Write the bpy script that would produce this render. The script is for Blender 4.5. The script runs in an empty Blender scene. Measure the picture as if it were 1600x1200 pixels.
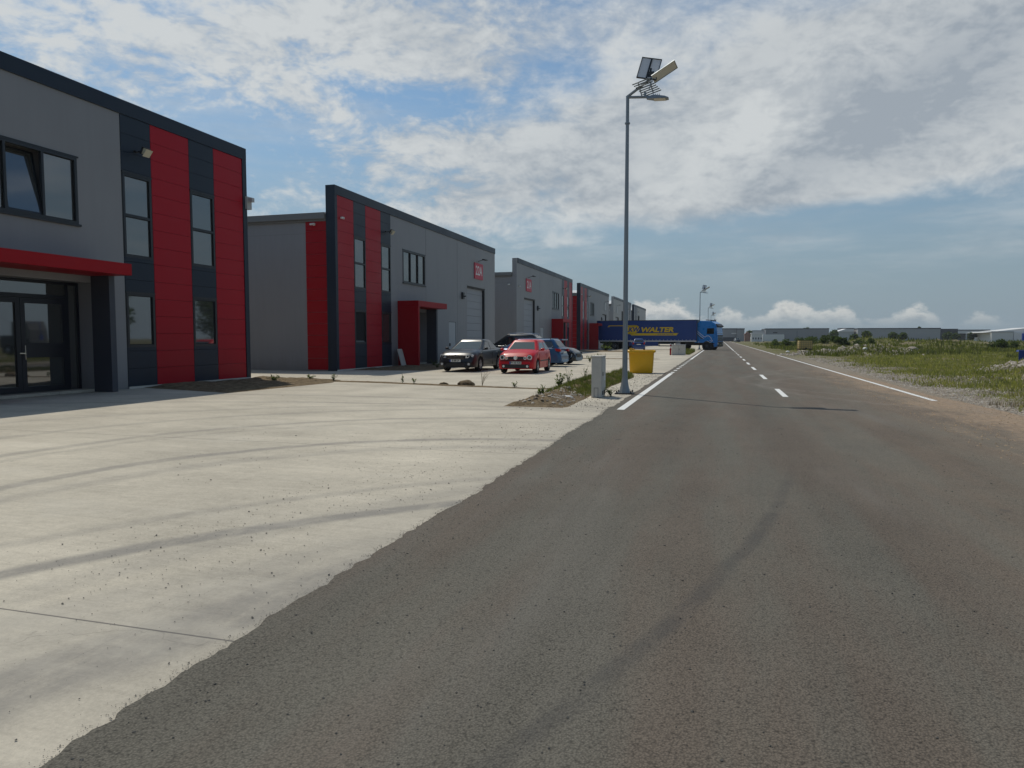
import bpy, bmesh, math, random
import numpy as np
from mathutils import Vector, Matrix
R = math.radians
rnd = random.Random(7)
S = bpy.context.scene
# ------------------------------------------------------------------ camera
F_PX, CX, CY, HOR, VPX, EYE = 1109.0, 800.0, 600.0, 529.0, 1125.0, 1.5
TH = math.atan((CY-HOR)/F_PX)
PSI = math.atan((VPX-CX)/F_PX*math.cos(TH))
cam = bpy.data.cameras.new('camera'); camo = bpy.data.objects.new('camera', cam)
S.collection.objects.link(camo); S.camera = camo
camo.location = (0, 0, EYE)
camo.rotation_euler = (math.pi/2-TH, 0, PSI)
cam.sensor_width = 36; cam.lens = 36*F_PX/1600; cam.clip_start = .05; cam.clip_end = 6000
# ------------------------------------------------------------------ exposure
S.view_settings.view_transform = 'Standard'; S.view_settings.look = 'None'
S.view_settings.exposure = 0.0; S.view_settings.gamma = 1.0
# ------------------------------------------------------------------ sun
SUN_DIR = Vector((-.465, .37, 1)).normalized()
SUN_STRENGTH = 2.8
sl = bpy.data.lights.new('sun', 'SUN'); sl.energy = SUN_STRENGTH; sl.angle = R(.5); sl.color = (1, .94, .83)
so = bpy.data.objects.new('sun', sl); S.collection.objects.link(so)
so.rotation_euler = SUN_DIR.to_track_quat('Z', 'Y').to_euler()
SUN_EL = math.asin(SUN_DIR.z); SUN_AZ = math.atan2(SUN_DIR.x, SUN_DIR.y)

# ------------------------------------------------------------------ node helper
class NT:
    def __init__(s, tree): s.t = tree; s.n = tree.nodes; s.l = tree.links
    def new(s, typ, **kw):
        n = s.n.new(typ)
        for k, v in kw.items(): setattr(n, k, v)
        return n
    def put(s, sock, v):
        if isinstance(v, bpy.types.NodeSocket): s.l.new(v, sock)
        elif isinstance(v, (tuple, list)) and len(v) == 3 and sock.type == 'RGBA': sock.default_value = (*v, 1)
        else: sock.default_value = v
    def m(s, op, a, b=None, c=None, clamp=False):
        n = s.new('ShaderNodeMath', operation=op, use_clamp=clamp)
        s.put(n.inputs[0], a)
        if b is not None: s.put(n.inputs[1], b)
        if c is not None: s.put(n.inputs[2], c)
        return n.outputs[0]
    def add(s, a, b): return s.m('ADD', a, b)
    def sub(s, a, b): return s.m('SUBTRACT', a, b)
    def mul(s, a, b): return s.m('MULTIPLY', a, b)
    def vm(s, op, a, b=None, out=0):
        n = s.new('ShaderNodeVectorMath', operation=op)
        s.put(n.inputs[0], a)
        if b is not None: s.put(n.inputs[1], b)
        return n.outputs[1] if op in ('DOT_PRODUCT', 'LENGTH', 'DISTANCE') else n.outputs[0]
    def scale(s, a, k):
        n = s.new('ShaderNodeVectorMath', operation='SCALE'); s.put(n.inputs[0], a); s.put(n.inputs['Scale'], k); return n.outputs[0]
    def xyz(s, v):
        n = s.new('ShaderNodeSeparateXYZ'); s.put(n.inputs[0], v); return n.outputs
    def comb(s, x, y, z):
        n = s.new('ShaderNodeCombineXYZ'); s.put(n.inputs[0], x); s.put(n.inputs[1], y); s.put(n.inputs[2], z); return n.outputs[0]
    def noise(s, v, sc, det=4, rough=.55, dist=0, out='Fac'):
        n = s.new('ShaderNodeTexNoise'); s.put(n.inputs['Vector'], v)
        n.inputs['Scale'].default_value = sc; n.inputs['Detail'].default_value = det
        n.inputs['Roughness'].default_value = rough; n.inputs['Distortion'].default_value = dist
        return n.outputs[out]
    def vor(s, v, sc, feat='F1', out='Distance', rand=1):
        n = s.new('ShaderNodeTexVoronoi', feature=feat); s.put(n.inputs['Vector'], v); n.inputs['Scale'].default_value = sc
        n.inputs['Randomness'].default_value = rand
        return n.outputs[out]
    def ss(s, v, a, b, lo=0., hi=1.):
        n = s.new('ShaderNodeMapRange', interpolation_type='SMOOTHSTEP'); s.put(n.inputs[0], v)
        n.inputs[1].default_value = a; n.inputs[2].default_value = b; n.inputs[3].default_value = lo; n.inputs[4].default_value = hi
        return n.outputs[0]
    def mix(s, f, a, b, mode='MIX'):
        n = s.new('ShaderNodeMix', data_type='RGBA', blend_type=mode)
        s.put(n.inputs[0], f); s.put(n.inputs[6], a); s.put(n.inputs[7], b); return n.outputs[2]

# ------------------------------------------------------------------ world: sky with clouds
FW = Vector((-math.sin(PSI)*math.cos(TH), math.cos(PSI)*math.cos(TH), -math.sin(TH)))
RT = Vector((math.cos(PSI), math.sin(PSI), 0)); UP = RT.cross(FW)
def sky_dir(px, py): return (FW + RT*((px-CX)/F_PX) - UP*((py-CY)/F_PX)).normalized()   # a direction in the sky dome
W = bpy.data.worlds.new('World'); S.world = W; W.use_nodes = True
W.node_tree.nodes.clear(); w = NT(W.node_tree)
SKY_STRENGTH = 0.1
sky = w.new('ShaderNodeTexSky', sky_type='NISHITA'); sky.sun_disc = False
sky.sun_elevation = SUN_EL; sky.sun_rotation = SUN_AZ; sky.altitude = 100; sky.air_density = 1.0; sky.dust_density = 1.4; sky.ozone_density = 1.2
D = w.new('ShaderNodeTexCoord').outputs['Generated']
dx, dy, dz = w.xyz(D)
el = w.m('ARCSINE', dz); az = w.m('ARCTAN2', dx, dy)
zc = w.m('ADD', w.m('MAXIMUM', dz, 0.), .20)
P = w.comb(w.m('DIVIDE', dx, zc), w.mul(w.m('DIVIDE', dy, zc), 1.15), 0.)
def blob(px, py, sx, sy, rot=0.):
    """soft patch of the cloud cover centred on a sky direction; sx, sy in 1/1000 rad"""
    c = sky_dir(px, py); a = c.cross(Vector((0, 0, 1))).normalized(); b = a.cross(c).normalized()
    ca, sa = math.cos(R(rot)), math.sin(R(rot))
    u = a*ca+b*sa; v = b*ca-a*sa
    du = w.m('DIVIDE', w.vm('DOT_PRODUCT', D, tuple(u)), sx/1000); dv = w.m('DIVIDE', w.vm('DOT_PRODUCT', D, tuple(v)), sy/1000)
    e = w.m('EXPONENT', w.mul(w.add(w.mul(du, du), w.mul(dv, dv)), -1.))
    return w.mul(e, w.m('GREATER_THAN', w.vm('DOT_PRODUCT', D, tuple(c)), 0.))
def bsum(lst):
    t = None
    for px, py, sx, sy, rot, k in lst:
        b = w.mul(blob(px, py, sx, sy, rot), k); t = b if t is None else w.add(t, b)
    return t
cover = bsum([
    (150, 60, 330, 130, 0, .46), (560, 60, 260, 80, -8, .42), (820, 40, 260, 70, 0, .38), (430, 150, 150, 45, -25, .22),
    (1060, 190, 330, 90, 8, .52), (1330, 190, 210, 95, 25, .48), (760, 235, 230, 30, 4, .38), (960, 300, 230, 45, 10, .48),
    (1190, 270, 230, 40, 14, .40), (1500, 60, 250, 90, 10, .40), (1570, 305, 130, 38, -8, .42), (1430, 235, 200, 55, 8, .34), (1580, 200, 160, 60, 0, .34), (1330, 290, 120, 22, 6, .22), (1250, 60, 250, 60, 0, .30),
    (700, 330, 60, 40, 0, .24), (880, 382, 55, 10, 3, .34), (470, 290, 120, 14, -14, .10), (640, 355, 60, 14, 0, .14), (730, 300, 70, 30, 0, .2),
    (330, 205, 60, 70, 0, -.30), (470, 215, 110, 30, 0, -.36), (620, 150, 150, 26, -14, -.20), (880, 110, 60, 30, 0, -.25), (700, 160, 160, 26, -4, -.26),
    (1330, 370, 520, 55, 3, -.55), (520, 262, 130, 24, 0, -.30), (1080, 120, 50, 18, 0, -.22), (990, 250, 40, 14, 0, -.1),
])
Q = w.vm('ADD', w.vm('MULTIPLY', D, (1., 1., 1.9)), (0., 0., 0.))
warpQ = w.scale(w.vm('SUBTRACT', w.noise(Q, 6., 2, .5, out='Color'), (.5, .5, .5)), .07)
Q2 = w.vm('ADD', Q, warpQ)
warp = w.scale(w.vm('SUBTRACT', w.noise(P, 1.3, 3, .5, out='Color'), (.5, .5, .5)), .55)
P2 = w.vm('ADD', P, warp)
big = w.noise(P2, 1.15, 5, .55)
fine = w.noise(Q2, 13., 5, .62)
vfine = w.noise(Q2, 38., 4, .6)
leftness = w.ss(az, R(-30), R(-2), 1., 0.)                     # fine cloudlets to the left, soft sheets to the right
tex = w.add(w.mul(w.sub(big, .5), w.ss(leftness, 0, 1, 1.15, .8)), w.add(w.mul(w.sub(fine, .5), w.ss(leftness, 0, 1, .70, 1.25)), w.mul(w.sub(vfine, .5), w.ss(leftness, 0, 1, .30, 1.2))))
dens = w.add(w.add(tex, cover), -.12)
mask = w.ss(dens, -.10, .62)
mask = w.mul(mask, w.ss(el, R(3), R(9)))
veil = w.mul(w.mul(w.ss(w.noise(w.comb(w.mul(az, 1.2), w.mul(el, 7.), 0.), 3.2, 5, .6), .40, .72), w.ss(el, .04, .12)), .38)
mask = w.m('MAXIMUM', w.m('MULTIPLY', mask, .95), veil)
# cloud colour: lit wisps against thicker grey parts
shade = w.ss(w.add(w.mul(w.sub(w.noise(w.vm('ADD', P2, (3.1, 7.7, 0)), 1.7, 5, .55), .5), 1.5), w.add(w.mul(w.sub(fine, .5), -.9), w.mul(w.sub(vfine, .5), -.9))), -.30, .42)
greys = bsum([(1180, 110, 330, 60, 22, .30), (1480, 180, 280, 60, 25, .42), (1290, 225, 190, 30, 30, .42), (900, 200, 150, 50, 0, .12), (960, 275, 200, 40, 0, .16), (1450, 110, 180, 45, 35, .28), (1560, 80, 170, 90, 0, .30),
              (150, 30, 300, 100, 0, -.12), (500, 60, 200, 80, 0, -.10), (1180, 200, 90, 40, 25, -.3), (1250, 150, 90, 35, 30, -.35), (900, 50, 150, 50, 0, -.1), (950, 345, 120, 18, 6, -.3)])
gk = w.m('ADD', w.mul(shade, .80), w.mul(greys, .75), clamp=True)
gk = w.m('MULTIPLY', gk, .92)
ccol = w.mix(gk, (6.2, 6.45, 6.5), (3.15, 3.6, 4.1))
base = w.mix(1.0, sky.outputs[0], (.66, .84, .90), 'MULTIPLY')
# grey-blue air low over the horizon
base = w.mix(w.ss(el, R(-1), R(20), .93, 0.), base, (2.6, 3.3, 3.9))
col = w.mix(mask, base, ccol)
# row of small cumulus far away over the plain
A = w.comb(w.mul(az, 1.), w.mul(el, 1.6), 0.)
row = bsum([(1010, 486, 42, 60, 0, .95), (1062, 486, 24, 60, 0, .85), (1138, 486, 30, 60, 0, .80), (1225, 486, 32, 60, 0, 1.12), (1305, 486, 34, 60, 0, .88), (1425, 486, 32, 60, 0, .92), (1535, 486, 22, 60, 0, .55), (700, 486, 200, 60, 0, .8)])
bump = w.add(w.mul(w.sub(w.noise(A, 22, 5, .62), .5), .050), w.mul(w.sub(w.noise(A, 75, 4, .62), .5), .026))
top = w.add(w.mul(row, .037), .010)
cum = w.ss(w.add(w.sub(top, el), bump), -.002, .013)
cum = w.mul(cum, w.ss(el, .010, .040))
cshade = w.ss(w.add(w.sub(top, el), w.mul(bump, 1.3)), .004, .036)
cumcol = w.mix(cshade, (6.8, 6.8, 6.5), (3.2, 3.6, 3.9))
col = w.mix(w.mul(cum, .93), col, cumcol)
bg = w.new('ShaderNodeBackground'); w.l.new(col, bg.inputs[0]); bg.inputs[1].default_value = SKY_STRENGTH
w.l.new(bg.outputs[0], w.new('ShaderNodeOutputWorld').inputs[0])

# ------------------------------------------------------------------ materials
MATS = {}
def mat(name, col, rough=.6, metal=0., spec=.5, var=0., vscale=3., bump=0., bscale=40., coat=0., trans=0., ior=1.5, fn=None):
    m = bpy.data.materials.new(name); m.use_nodes = True; t = NT(m.node_tree); b = t.n['Principled BSDF']
    b.inputs['Base Color'].default_value = (*col, 1); b.inputs['Roughness'].default_value = rough
    b.inputs['Metallic'].default_value = metal; b.inputs['Specular IOR Level'].default_value = spec
    b.inputs['Coat Weight'].default_value = coat; b.inputs['Coat Roughness'].default_value = .05
    geo = t.new('ShaderNodeNewGeometry'); pos = geo.outputs['Position']
    if var:
        n1 = t.noise(pos, vscale, 5, .6); n2 = t.noise(pos, vscale*9, 3, .6)
        k = t.add(t.mul(t.sub(n1, .5), 2*var), t.mul(t.sub(n2, .5), var)); k = t.add(k, 1.)
        c = t.scale(tuple(col), k); t.l.new(c, b.inputs['Base Color'])
        t.l.new(t.add(t.mul(t.sub(n1, .5), .3), rough), b.inputs['Roughness'])
    if bump:
        bn = t.new('ShaderNodeBump'); bn.inputs['Strength'].default_value = bump; bn.inputs['Distance'].default_value = .01
        t.l.new(t.noise(pos, bscale, 4, .6), bn.inputs['Height']); t.l.new(bn.outputs[0], b.inputs['Normal'])
    if fn: fn(t, b, pos)
    b.inputs['IOR'].default_value = ior; MATS[name] = m; return m

def dist_arc(t, x, y, cx, cy, r, hw, soft):
    """1 inside a tyre mark that follows an arc on the ground"""
    a = t.sub(x, cx); b = t.sub(y, cy)
    d = t.m('ABSOLUTE', t.sub(t.m('SQRT', t.add(t.mul(a, a), t.mul(b, b))), r))
    return t.ss(d, hw, hw+soft, 1., 0.)
def asphalt_fn(t, b, pos):
    x, y, z = t.xyz(pos)
    speck = t.noise(pos, 140, 2, .7); grain = t.vor(pos, 95); mid = t.noise(pos, 1.2, 5, .6)
    lon = t.noise(t.vm('MULTIPLY', pos, (1., .07, 1.)), 1.6, 4, .6)
    k = t.add(t.mul(t.sub(mid, .5), .30), t.add(t.mul(t.sub(speck, .5), 1.25), t.add(t.mul(t.sub(lon, .5), .5), t.add(t.mul(t.sub(t.noise(pos, 38, 3, .7), .5), .7), t.mul(t.sub(grain, .45), -.9)))))
    base = t.mix(t.ss(t.noise(t.vm('MULTIPLY', pos, (1.2, .16, 1.)), .9, 4, .6), .40, .60), (.119, .098, .077), (.116, .107, .087))
    wp = t.m('SINE', t.add(t.mul(x, 3.6), 1.2)); k = t.add(k, t.mul(wp, .045))
    c = t.scale(base, t.add(k, 1.))
    # rubber
    wob = t.mul(t.sub(t.noise(pos, .8, 2), .5), .10)
    xx = t.add(x, wob)
    brk = t.ss(t.noise(pos, 2.5, 4, .7), .30, .62, .25, 1.)
    mk = t.mul(dist_arc(t, xx, y, -22.83, 11.05, 23.75, .02, .07), t.mul(t.ss(y, 9.5, 6.5), .50))
    mk = t.m('MAXIMUM', mk, t.mul(dist_arc(t, xx, y, -28.0, 26.0, 32.3, .05, .16), t.mul(t.ss(y, 12, 17), .10)))
    mk = t.m('MAXIMUM', mk, t.mul(dist_arc(t, xx, y, 24.0, 24.0, 22.0, .06, .16), .17))
    mk = t.m('MAXIMUM', mk, t.mul(dist_arc(t, xx, y, 16.0, 38.0, 13.5, .08, .2), .13))
    mk = t.m('MAXIMUM', mk, t.mul(dist_arc(t, xx, y, 14.0, 36.0, 13.4, .08, .3), .12))
    c = t.mix(t.mul(mk, brk), c, (.052, .05, .048))
    for i, (ax, ay, ar, k2) in enumerate([(10.5, 24, 9.1, .34), (9.6, 27, 8.9, .26), (13., 33, 10.6, .3), (12.1, 30, 10.9, .2)]):
        c = t.mix(t.mul(t.mul(dist_arc(t, xx, y, ax, ay, ar, .07, .25), k2), t.ss(t.noise(pos, 3., 4, .7), .35, .6)), c, (.21, .19, .165))
    # small repairs and oil spots
    sp = t.ss(t.add(t.vor(t.vm('MULTIPLY', pos, (1., .8, 1.)), 1.1), t.mul(t.sub(t.noise(pos, 12, 3), .5), .06)), .04, .07, .55, 0.)
    c = t.mix(t.mul(sp, t.ss(t.noise(pos, .5, 2), .5, .55)), c, (.05, .048, .045))
    # dust and soil carried onto the carriageway, thick towards the verge
    n = t.noise(t.vm('MULTIPLY', pos, (1., .35, 1.)), 1.5, 6, .65)
    e = t.add(x, t.mul(t.sub(n, .5), 3.2))
    near = t.ss(y, 55, 24)
    dirt = t.mul(t.ss(e, 3.3, 5.2), near)
    wide = t.mul(t.ss(e, .6, 4.6), .24)
    d = t.m('MAXIMUM', dirt, wide)
    dc = t.mix(t.ss(t.noise(pos, 14, 5, .7), .35, .7), (.25, .175, .115), (.36, .275, .19))
    dc = t.mix(t.ss(t.vor(pos, 30), .10, .2, .8, 0.), dc, (.10, .075, .06))
    c = t.mix(t.mul(d, t.ss(t.noise(pos, 6, 5, .7), .25, .6, .45, 1.)), c, dc)
    pale = t.mul(t.ss(t.noise(t.vm('MULTIPLY', pos, (1., .12, 1.)), .8, 5, .6), .52, .75), .35)
    c = t.mix(pale, c, (.19, .175, .155))
    # dark seam beside the concrete
    t.l.new(c, b.inputs['Base Color'])
    t.l.new(t.ss(speck, .3, .7, .8, .95), b.inputs['Roughness'])
    bn = t.new('ShaderNodeBump'); bn.inputs['Strength'].default_value = .55; bn.inputs['Distance'].default_value = .008
    t.l.new(t.add(t.mul(speck, .6), t.mul(grain, -1.)), bn.inputs['Height']); t.l.new(bn.outputs[0], b.inputs['Normal'])
def concrete_fn(t, b, pos):
    x, y, z = t.xyz(pos)
    broom = t.noise(t.vm('MULTIPLY', pos, (.5, 6., 1.)), 4, 5, .65); cl = t.noise(pos, .45, 6, .6); fine = t.noise(pos, 55, 3, .6); blot = t.noise(t.vm('MULTIPLY', pos, (.35, 1., 1.)), 1.9, 6, .65)
    k = t.add(t.mul(t.sub(cl, .5), .62), t.add(t.mul(t.sub(broom, .5), .36), t.add(t.add(t.mul(t.sub(fine, .5), .50), t.add(t.mul(t.sub(t.noise(pos, 9, 5, .7), .5), .42), t.mul(t.sub(t.noise(pos, 160, 2, .7), .5), .35))), t.mul(t.sub(blot, .5), .50))))
    base = t.mix(t.ss(t.noise(pos, .28, 4, .6), .35, .65), (.41, .372, .300), (.475, .43, .345))
    c = t.scale(base, t.add(k, 1.))
    wob = t.mul(t.sub(t.noise(pos, .7, 2), .5), .3); xx = t.add(x, wob)
    brk = t.ss(t.noise(t.vm('MULTIPLY', pos, (1., .4, 1.)), 3., 5, .7), .22, .6, .35, 1.)
    mk = None
    for cx, cy, r, hw, sf, k2 in [(3.07, -.40, 8.35, .05, .13, .66), (-2.63, 6.77, 6.22, .05, .14, .38), (-2.6, 6.5, 5.85, .04, .12, .20), (-2.07, 5.34, 4.86, .05, .12, .50), (-1.9, 5.0, 4.45, .06, .2, .26),
                                  (6.65, -.25, 9.85, .11, .30, .62), (5.9, -1.2, 9.9, .07, .25, .30), (3.4, -.2, 7.55, .05, .25, .26), (2.0, -3.5, 5.9, .1, .4, .32), (-6, -4.5, 19.5, .06, .2, .26), (-9, -2, 18.6, .06, .22, .24), (3.3, .1, 9.1, .03, .12, .28), (-3.2, 7.2, 7.3, .05, .18, .26), (-4.0, 6.0, 9.0, .06, .2, .20), (7.4, .4, 11.6, .05, .2, .24), (9.5, -3, 12.3, .08, .5, .24)]:
        a = t.mul(dist_arc(t, xx, y, cx, cy, r, hw, sf), k2); mk = a if mk is None else t.m('MAXIMUM', mk, a)
    c = t.mix(t.mul(mk, brk), c, (.15, .145, .14))
    # grime near the carriageway, dark grit specks
    ed = t.mul(t.ss(t.add(x, t.mul(t.sub(blot, .5), 1.2)), -3.4, -2.3), .22)
    c = t.mix(ed, c, (.22, .205, .18))
    gr = t.ss(t.vor(pos, 34), .05, .10, .6, 0.); gr = t.mul(gr, t.ss(t.noise(pos, 1.1, 3), .48, .64))
    c = t.mix(gr, c, (.10, .095, .085))
    st = t.ss(t.noise(t.vm('ADD', pos, (9, 3, 0)), .9, 6, .7), .60, .74, 0., .3)
    c = t.mix(st, c, (.26, .25, .22))
    cr = t.ss(t.vor(t.vm('ADD', pos, t.scale(t.vm('SUBTRACT', t.noise(pos, .7, 5, .65, out='Color'), (.5, .5, .5)), 2.2)), .13, 'DISTANCE_TO_EDGE'), .0006, .0016, .35, 0.)
    c = t.mix(t.mul(cr, t.ss(t.noise(pos, .16, 2), .45, .55)), c, (.10, .095, .085))
    dust = t.ss(t.noise(t.vm('MULTIPLY', t.vm('ADD', pos, (4, 8, 0)), (.5, .9, 1.)), .8, 6, .7), .52, .66, 0., .30)
    c = t.mix(dust, c, (.52, .48, .40))
    # saw cut joints
    for ax, v0, per in ((y, 2.92, 5.95), (x, -8.1, 5.2)):
        j = t.m('ABSOLUTE', t.sub(t.m('FRACT', t.m('DIVIDE', t.sub(ax, v0-per/2), per)), .5))
        lim = .0007 if ax is y else .0004
        c = t.mix(t.ss(j, lim, lim*2.2, .8 if ax is y else .1, 0.), c, (.09, .085, .08))
    t.l.new(c, b.inputs['Base Color'])
    bn = t.new('ShaderNodeBump'); bn.inputs['Strength'].default_value = .35; bn.inputs['Distance'].default_value = .006
    t.l.new(t.add(fine, broom), bn.inputs['Height']); t.l.new(bn.outputs[0], b.inputs['Normal'])
def soil_fn(t, b, pos):
    n = t.noise(pos, 5, 7, .7); n2 = t.noise(pos, 40, 4, .7)
    c = t.mix(t.ss(n, .3, .7), (.075, .055, .032), (.22, .165, .10)); c = t.mix(t.ss(n2, .48, .75), c, (.32, .25, .165))
    t.l.new(c, b.inputs['Base Color'])
    bn = t.new('ShaderNodeBump'); bn.inputs['Strength'].default_value = .9; bn.inputs['Distance'].default_value = .03
    t.l.new(t.add(n, t.mul(n2, .5)), bn.inputs['Height']); t.l.new(bn.outputs[0], b.inputs['Normal'])
def field_fn(t, b, pos):
    x, y, z = t.xyz(pos)
    n = t.noise(pos, .22, 6, .65); n2 = t.noise(pos, 3, 5, .7); n3 = t.noise(pos, 18, 4, .7)
    gravel = t.mix(t.ss(t.vor(pos, 16), .1, .45), (.42, .38, .31), (.22, .19, .15)); gravel = t.mix(t.ss(n3, .5, .7), gravel, (.28, .23, .17))
    green = t.mix(t.ss(n2, .35, .65), (.075, .085, .028), (.15, .14, .06)); green = t.mix(t.ss(n3, .5, .72), green, (.24, .21, .13))
    dry = t.mix(t.ss(n2, .4, .6), (.15, .12, .07), (.22, .19, .13))
    c = t.mix(t.ss(n, .46, .60), green, dry)
    g = t.ss(t.add(t.sub(x, t.mul(t.m('MAXIMUM', y, 0.), .03)), t.mul(t.sub(n2, .5), 2.5)), 5.2, 8.3, 1., 0.)
    g = t.mul(g, t.ss(y, 90, 40))
    c = t.mix(g, c, gravel)
    t.l.new(c, b.inputs['Base Color'])
    bn = t.new('ShaderNodeBump'); bn.inputs['Strength'].default_value = .8; bn.inputs['Distance'].default_value = .05
    t.l.new(t.add(n2, n3), bn.inputs['Height']); t.l.new(bn.outputs[0], b.inputs['Normal'])
def wall_fn(t, b, pos):
    x, y, z = t.xyz(pos)
    n = t.noise(t.vm('MULTIPLY', pos, (1, 1, .35)), 1.1, 6, .6); f = t.noise(pos, 60, 3, .6)
    st = t.noise(t.vm('MULTIPLY', pos, (4, 4, .18)), 1.5, 5, .65)
    c = t.scale((.245, .243, .248), t.add(t.add(1., t.mul(t.sub(n, .5), .22)), t.add(t.mul(t.sub(f, .5), .08), t.mul(t.sub(st, .5), .12))))
    c = t.mix(t.mul(t.ss(t.add(z, t.mul(t.sub(st, .5), 1.)), .7, 0.), .3), c, (.15, .13, .11))
    t.l.new(c, b.inputs['Base Color'])
    bn = t.new('ShaderNodeBump'); bn.inputs['Strength'].default_value = .15; bn.inputs['Distance'].default_value = .004
    t.l.new(t.add(f, t.noise(pos, .5, 3)), bn.inputs['Height']); t.l.new(bn.outputs[0], b.inputs['Normal'])
def leaf_fn(cols):
    def fn(t, b, pos):
        n = t.noise(pos, 1.2, 4, .6); n2 = t.noise(pos, 9, 3, .7)
        c = t.mix(t.ss(n, .35, .65), cols[0], cols[1]); c = t.mix(t.ss(n2, .5, .75), c, cols[2])
        t.l.new(c, b.inputs['Base Color'])
        tr = t.new('ShaderNodeBsdfTranslucent'); t.l.new(t.mix(1., c, (1.5, 1.6, .8), 'MULTIPLY'), tr.inputs[0]); mx = t.new('ShaderNodeMixShader'); mx.inputs[0].default_value = .45
        t.l.new(b.outputs[0], mx.inputs[1]); t.l.new(tr.outputs[0], mx.inputs[2]); t.l.new(mx.outputs[0], t.n['Material Output'].inputs[0])
    return fn
def rubble_fn(t, b, pos):
    n = t.noise(pos, 3.3, 4, .7); n2 = t.noise(pos, 22, 4, .7)
    c = t.mix(t.ss(n, .35, .65), (.22, .18, .14), (.46, .42, .36)); c = t.mix(t.ss(n2, .5, .8), c, (.22, .19, .16))
    t.l.new(c, b.inputs['Base Color'])
def paintline_fn(t, b, pos):
    n = t.noise(pos, 9, 6, .7); c = t.mix(t.ss(n, .55, .75, 0, .55), (.68, .68, .65), (.36, .34, .31))
    t.l.new(c, b.inputs['Base Color'])
mat('asphalt', (.11,)*3, .9, spec=.25, fn=asphalt_fn)
mat('concrete', (.4, .38, .32), .85, spec=.25, fn=concrete_fn)
mat('soil', (.2, .16, .12), .95, spec=.1, fn=soil_fn)
mat('field', (.1, .1, .05), .95, spec=.1, fn=field_fn)
mat('wall', (.21,)*3, .48, spec=.5, fn=wall_fn)
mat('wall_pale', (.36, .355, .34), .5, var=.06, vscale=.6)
mat('roadpaint', (.7,)*3, .6, fn=paintline_fn)
mat('rubble', (.3,)*3, .9, spec=.2, fn=rubble_fn)
mat('pebble', (.10, .095, .085), .9, spec=.2, var=.5, vscale=2)
mat('grass', (.08, .1, .03), .8, spec=.2, fn=leaf_fn([(.13, .145, .042), (.25, .235, .085), (.42, .38, .22)]))
mat('grass_dark', (.08, .1, .03), .8, spec=.2, fn=leaf_fn([(.065, .080, .025), (.115, .125, .045), (.19, .17, .08)]))
mat('leaf', (.05, .08, .02), .7, spec=.25, fn=leaf_fn([(.040, .062, .022), (.070, .098, .032), (.11, .13, .05)]))
mat('weedleaf', (.05, .08, .02), .7, spec=.25, fn=leaf_fn([(.07, .10, .03), (.11, .14, .045), (.16, .17, .06)]))
mat('dry', (.25, .2, .12), .9, spec=.2, var=.3)
mat('bark', (.09, .07, .05), .9, spec=.2, var=.3)
mat('red', (.38, .003, .014), .42, spec=.2, var=.06, vscale=.8)
mat('red_plain', (.33, .003, .009), .5, spec=.2, var=.05, vscale=.8)
mat('navy', (.014, .024, .040), .4, spec=.28, var=.10, vscale=.8)
mat('frame', (.012, .015, .020), .4, spec=.5)
mat('doorframe', (.008, .010, .018), .4, spec=.4)
mat('column', (.045, .05, .065), .6, var=.08)
mat('gasket', (.006, .006, .007), .8)
mat('eave', (.17, .17, .165), .5, var=.06)
mat('roof', (.55, .56, .56), .45, var=.08)
mat('steeldoor', (.29, .30, .32), .5, var=.05)
mat('white', (.72, .72, .70), .45, var=.06)
mat('offwhite', (.42, .43, .43), .5, var=.06)
mat('signred', (.52, .035, .07), .5)
mat('lamp_glass', (.55, .52, .40), .25)
mat('galv', (.24, .27, .29), .5, metal=.4, var=.12, vscale=4)
mat('darkmetal', (.03, .033, .036), .5, metal=.3)
mat('panelback', (.70, .69, .69), .55)
mat('solar', (.015, .02, .04), .15)
mat('lampunder', (.66, .62, .52), .4)
mat('yellow', (.74, .40, .003), .42, var=.10, vscale=4, bump=.1)
mat('ibcyellow', (.55, .42, .16), .6, var=.2, vscale=5)
mat('cabinet', (.54, .51, .45), .7, var=.16, vscale=7, bump=.15)
mat('tyre', (.018, .018, .018), .85, spec=.2)
mat('rim', (.36, .37, .38), .35, metal=.7)
mat('black', (.012, .012, .013), .55)
mat('blackgloss', (.008, .008, .010), .12, coat=.6)
mat('chrome', (.75, .75, .75), .15, metal=1)
mat('headlamp', (.62, .64, .66), .12, metal=.35)
mat('tail', (.45, .01, .012), .2)
mat('plate', (.62, .62, .58), .5)
mat('plateblue', (.02, .05, .30), .5)
mat('orange', (.7, .2, .01), .3)
mat('car_red', (.50, .003, .008), .38, spec=.3, coat=.12, var=.04)
mat('car_grey', (.020, .021, .021), .32, metal=.1, spec=.4, coat=.25)
mat('car_blue', (.010, .070, .17), .3, metal=.2, coat=.35)
mat('car_black', (.006, .007, .009), .25, coat=.25)
mat('car_navy', (.008, .035, .16), .25, coat=.8)
mat('truck_blue', (.006, .20, .56), .3, coat=.5, var=.06)
mat('curtain', (.003, .038, .19), .5, var=.12, vscale=.9, bump=.4, bscale=1.5)
mat('truckyellow', (.62, .42, .008), .5)
mat('machineblue', (.006, .035, .22), .4, var=.1)
mat('farwall', (.27, .275, .285), .8, var=.06, vscale=.05)
mat('farwall_light', (.36, .365, .37), .8, var=.05, vscale=.05)
mat('farwhite', (.62, .62, .60), .6, var=.04, vscale=.1)
mat('farred', (.25, .15, .12), .8, var=.1, vscale=.1)
mat('fardark', (.05, .055, .065), .7)
mat('sand', (.34, .25, .16), .95, var=.2, vscale=1.5)
mat('glass', (.045, .047, .045), .03, ior=2.5)
mat('glass_light', (.10, .115, .12), .04, ior=2.3)
mat('car_glass', (.016, .020, .020), .04, ior=1.9)
mat('windscreen', (.026, .040, .040), .05, ior=1.55)

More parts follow.
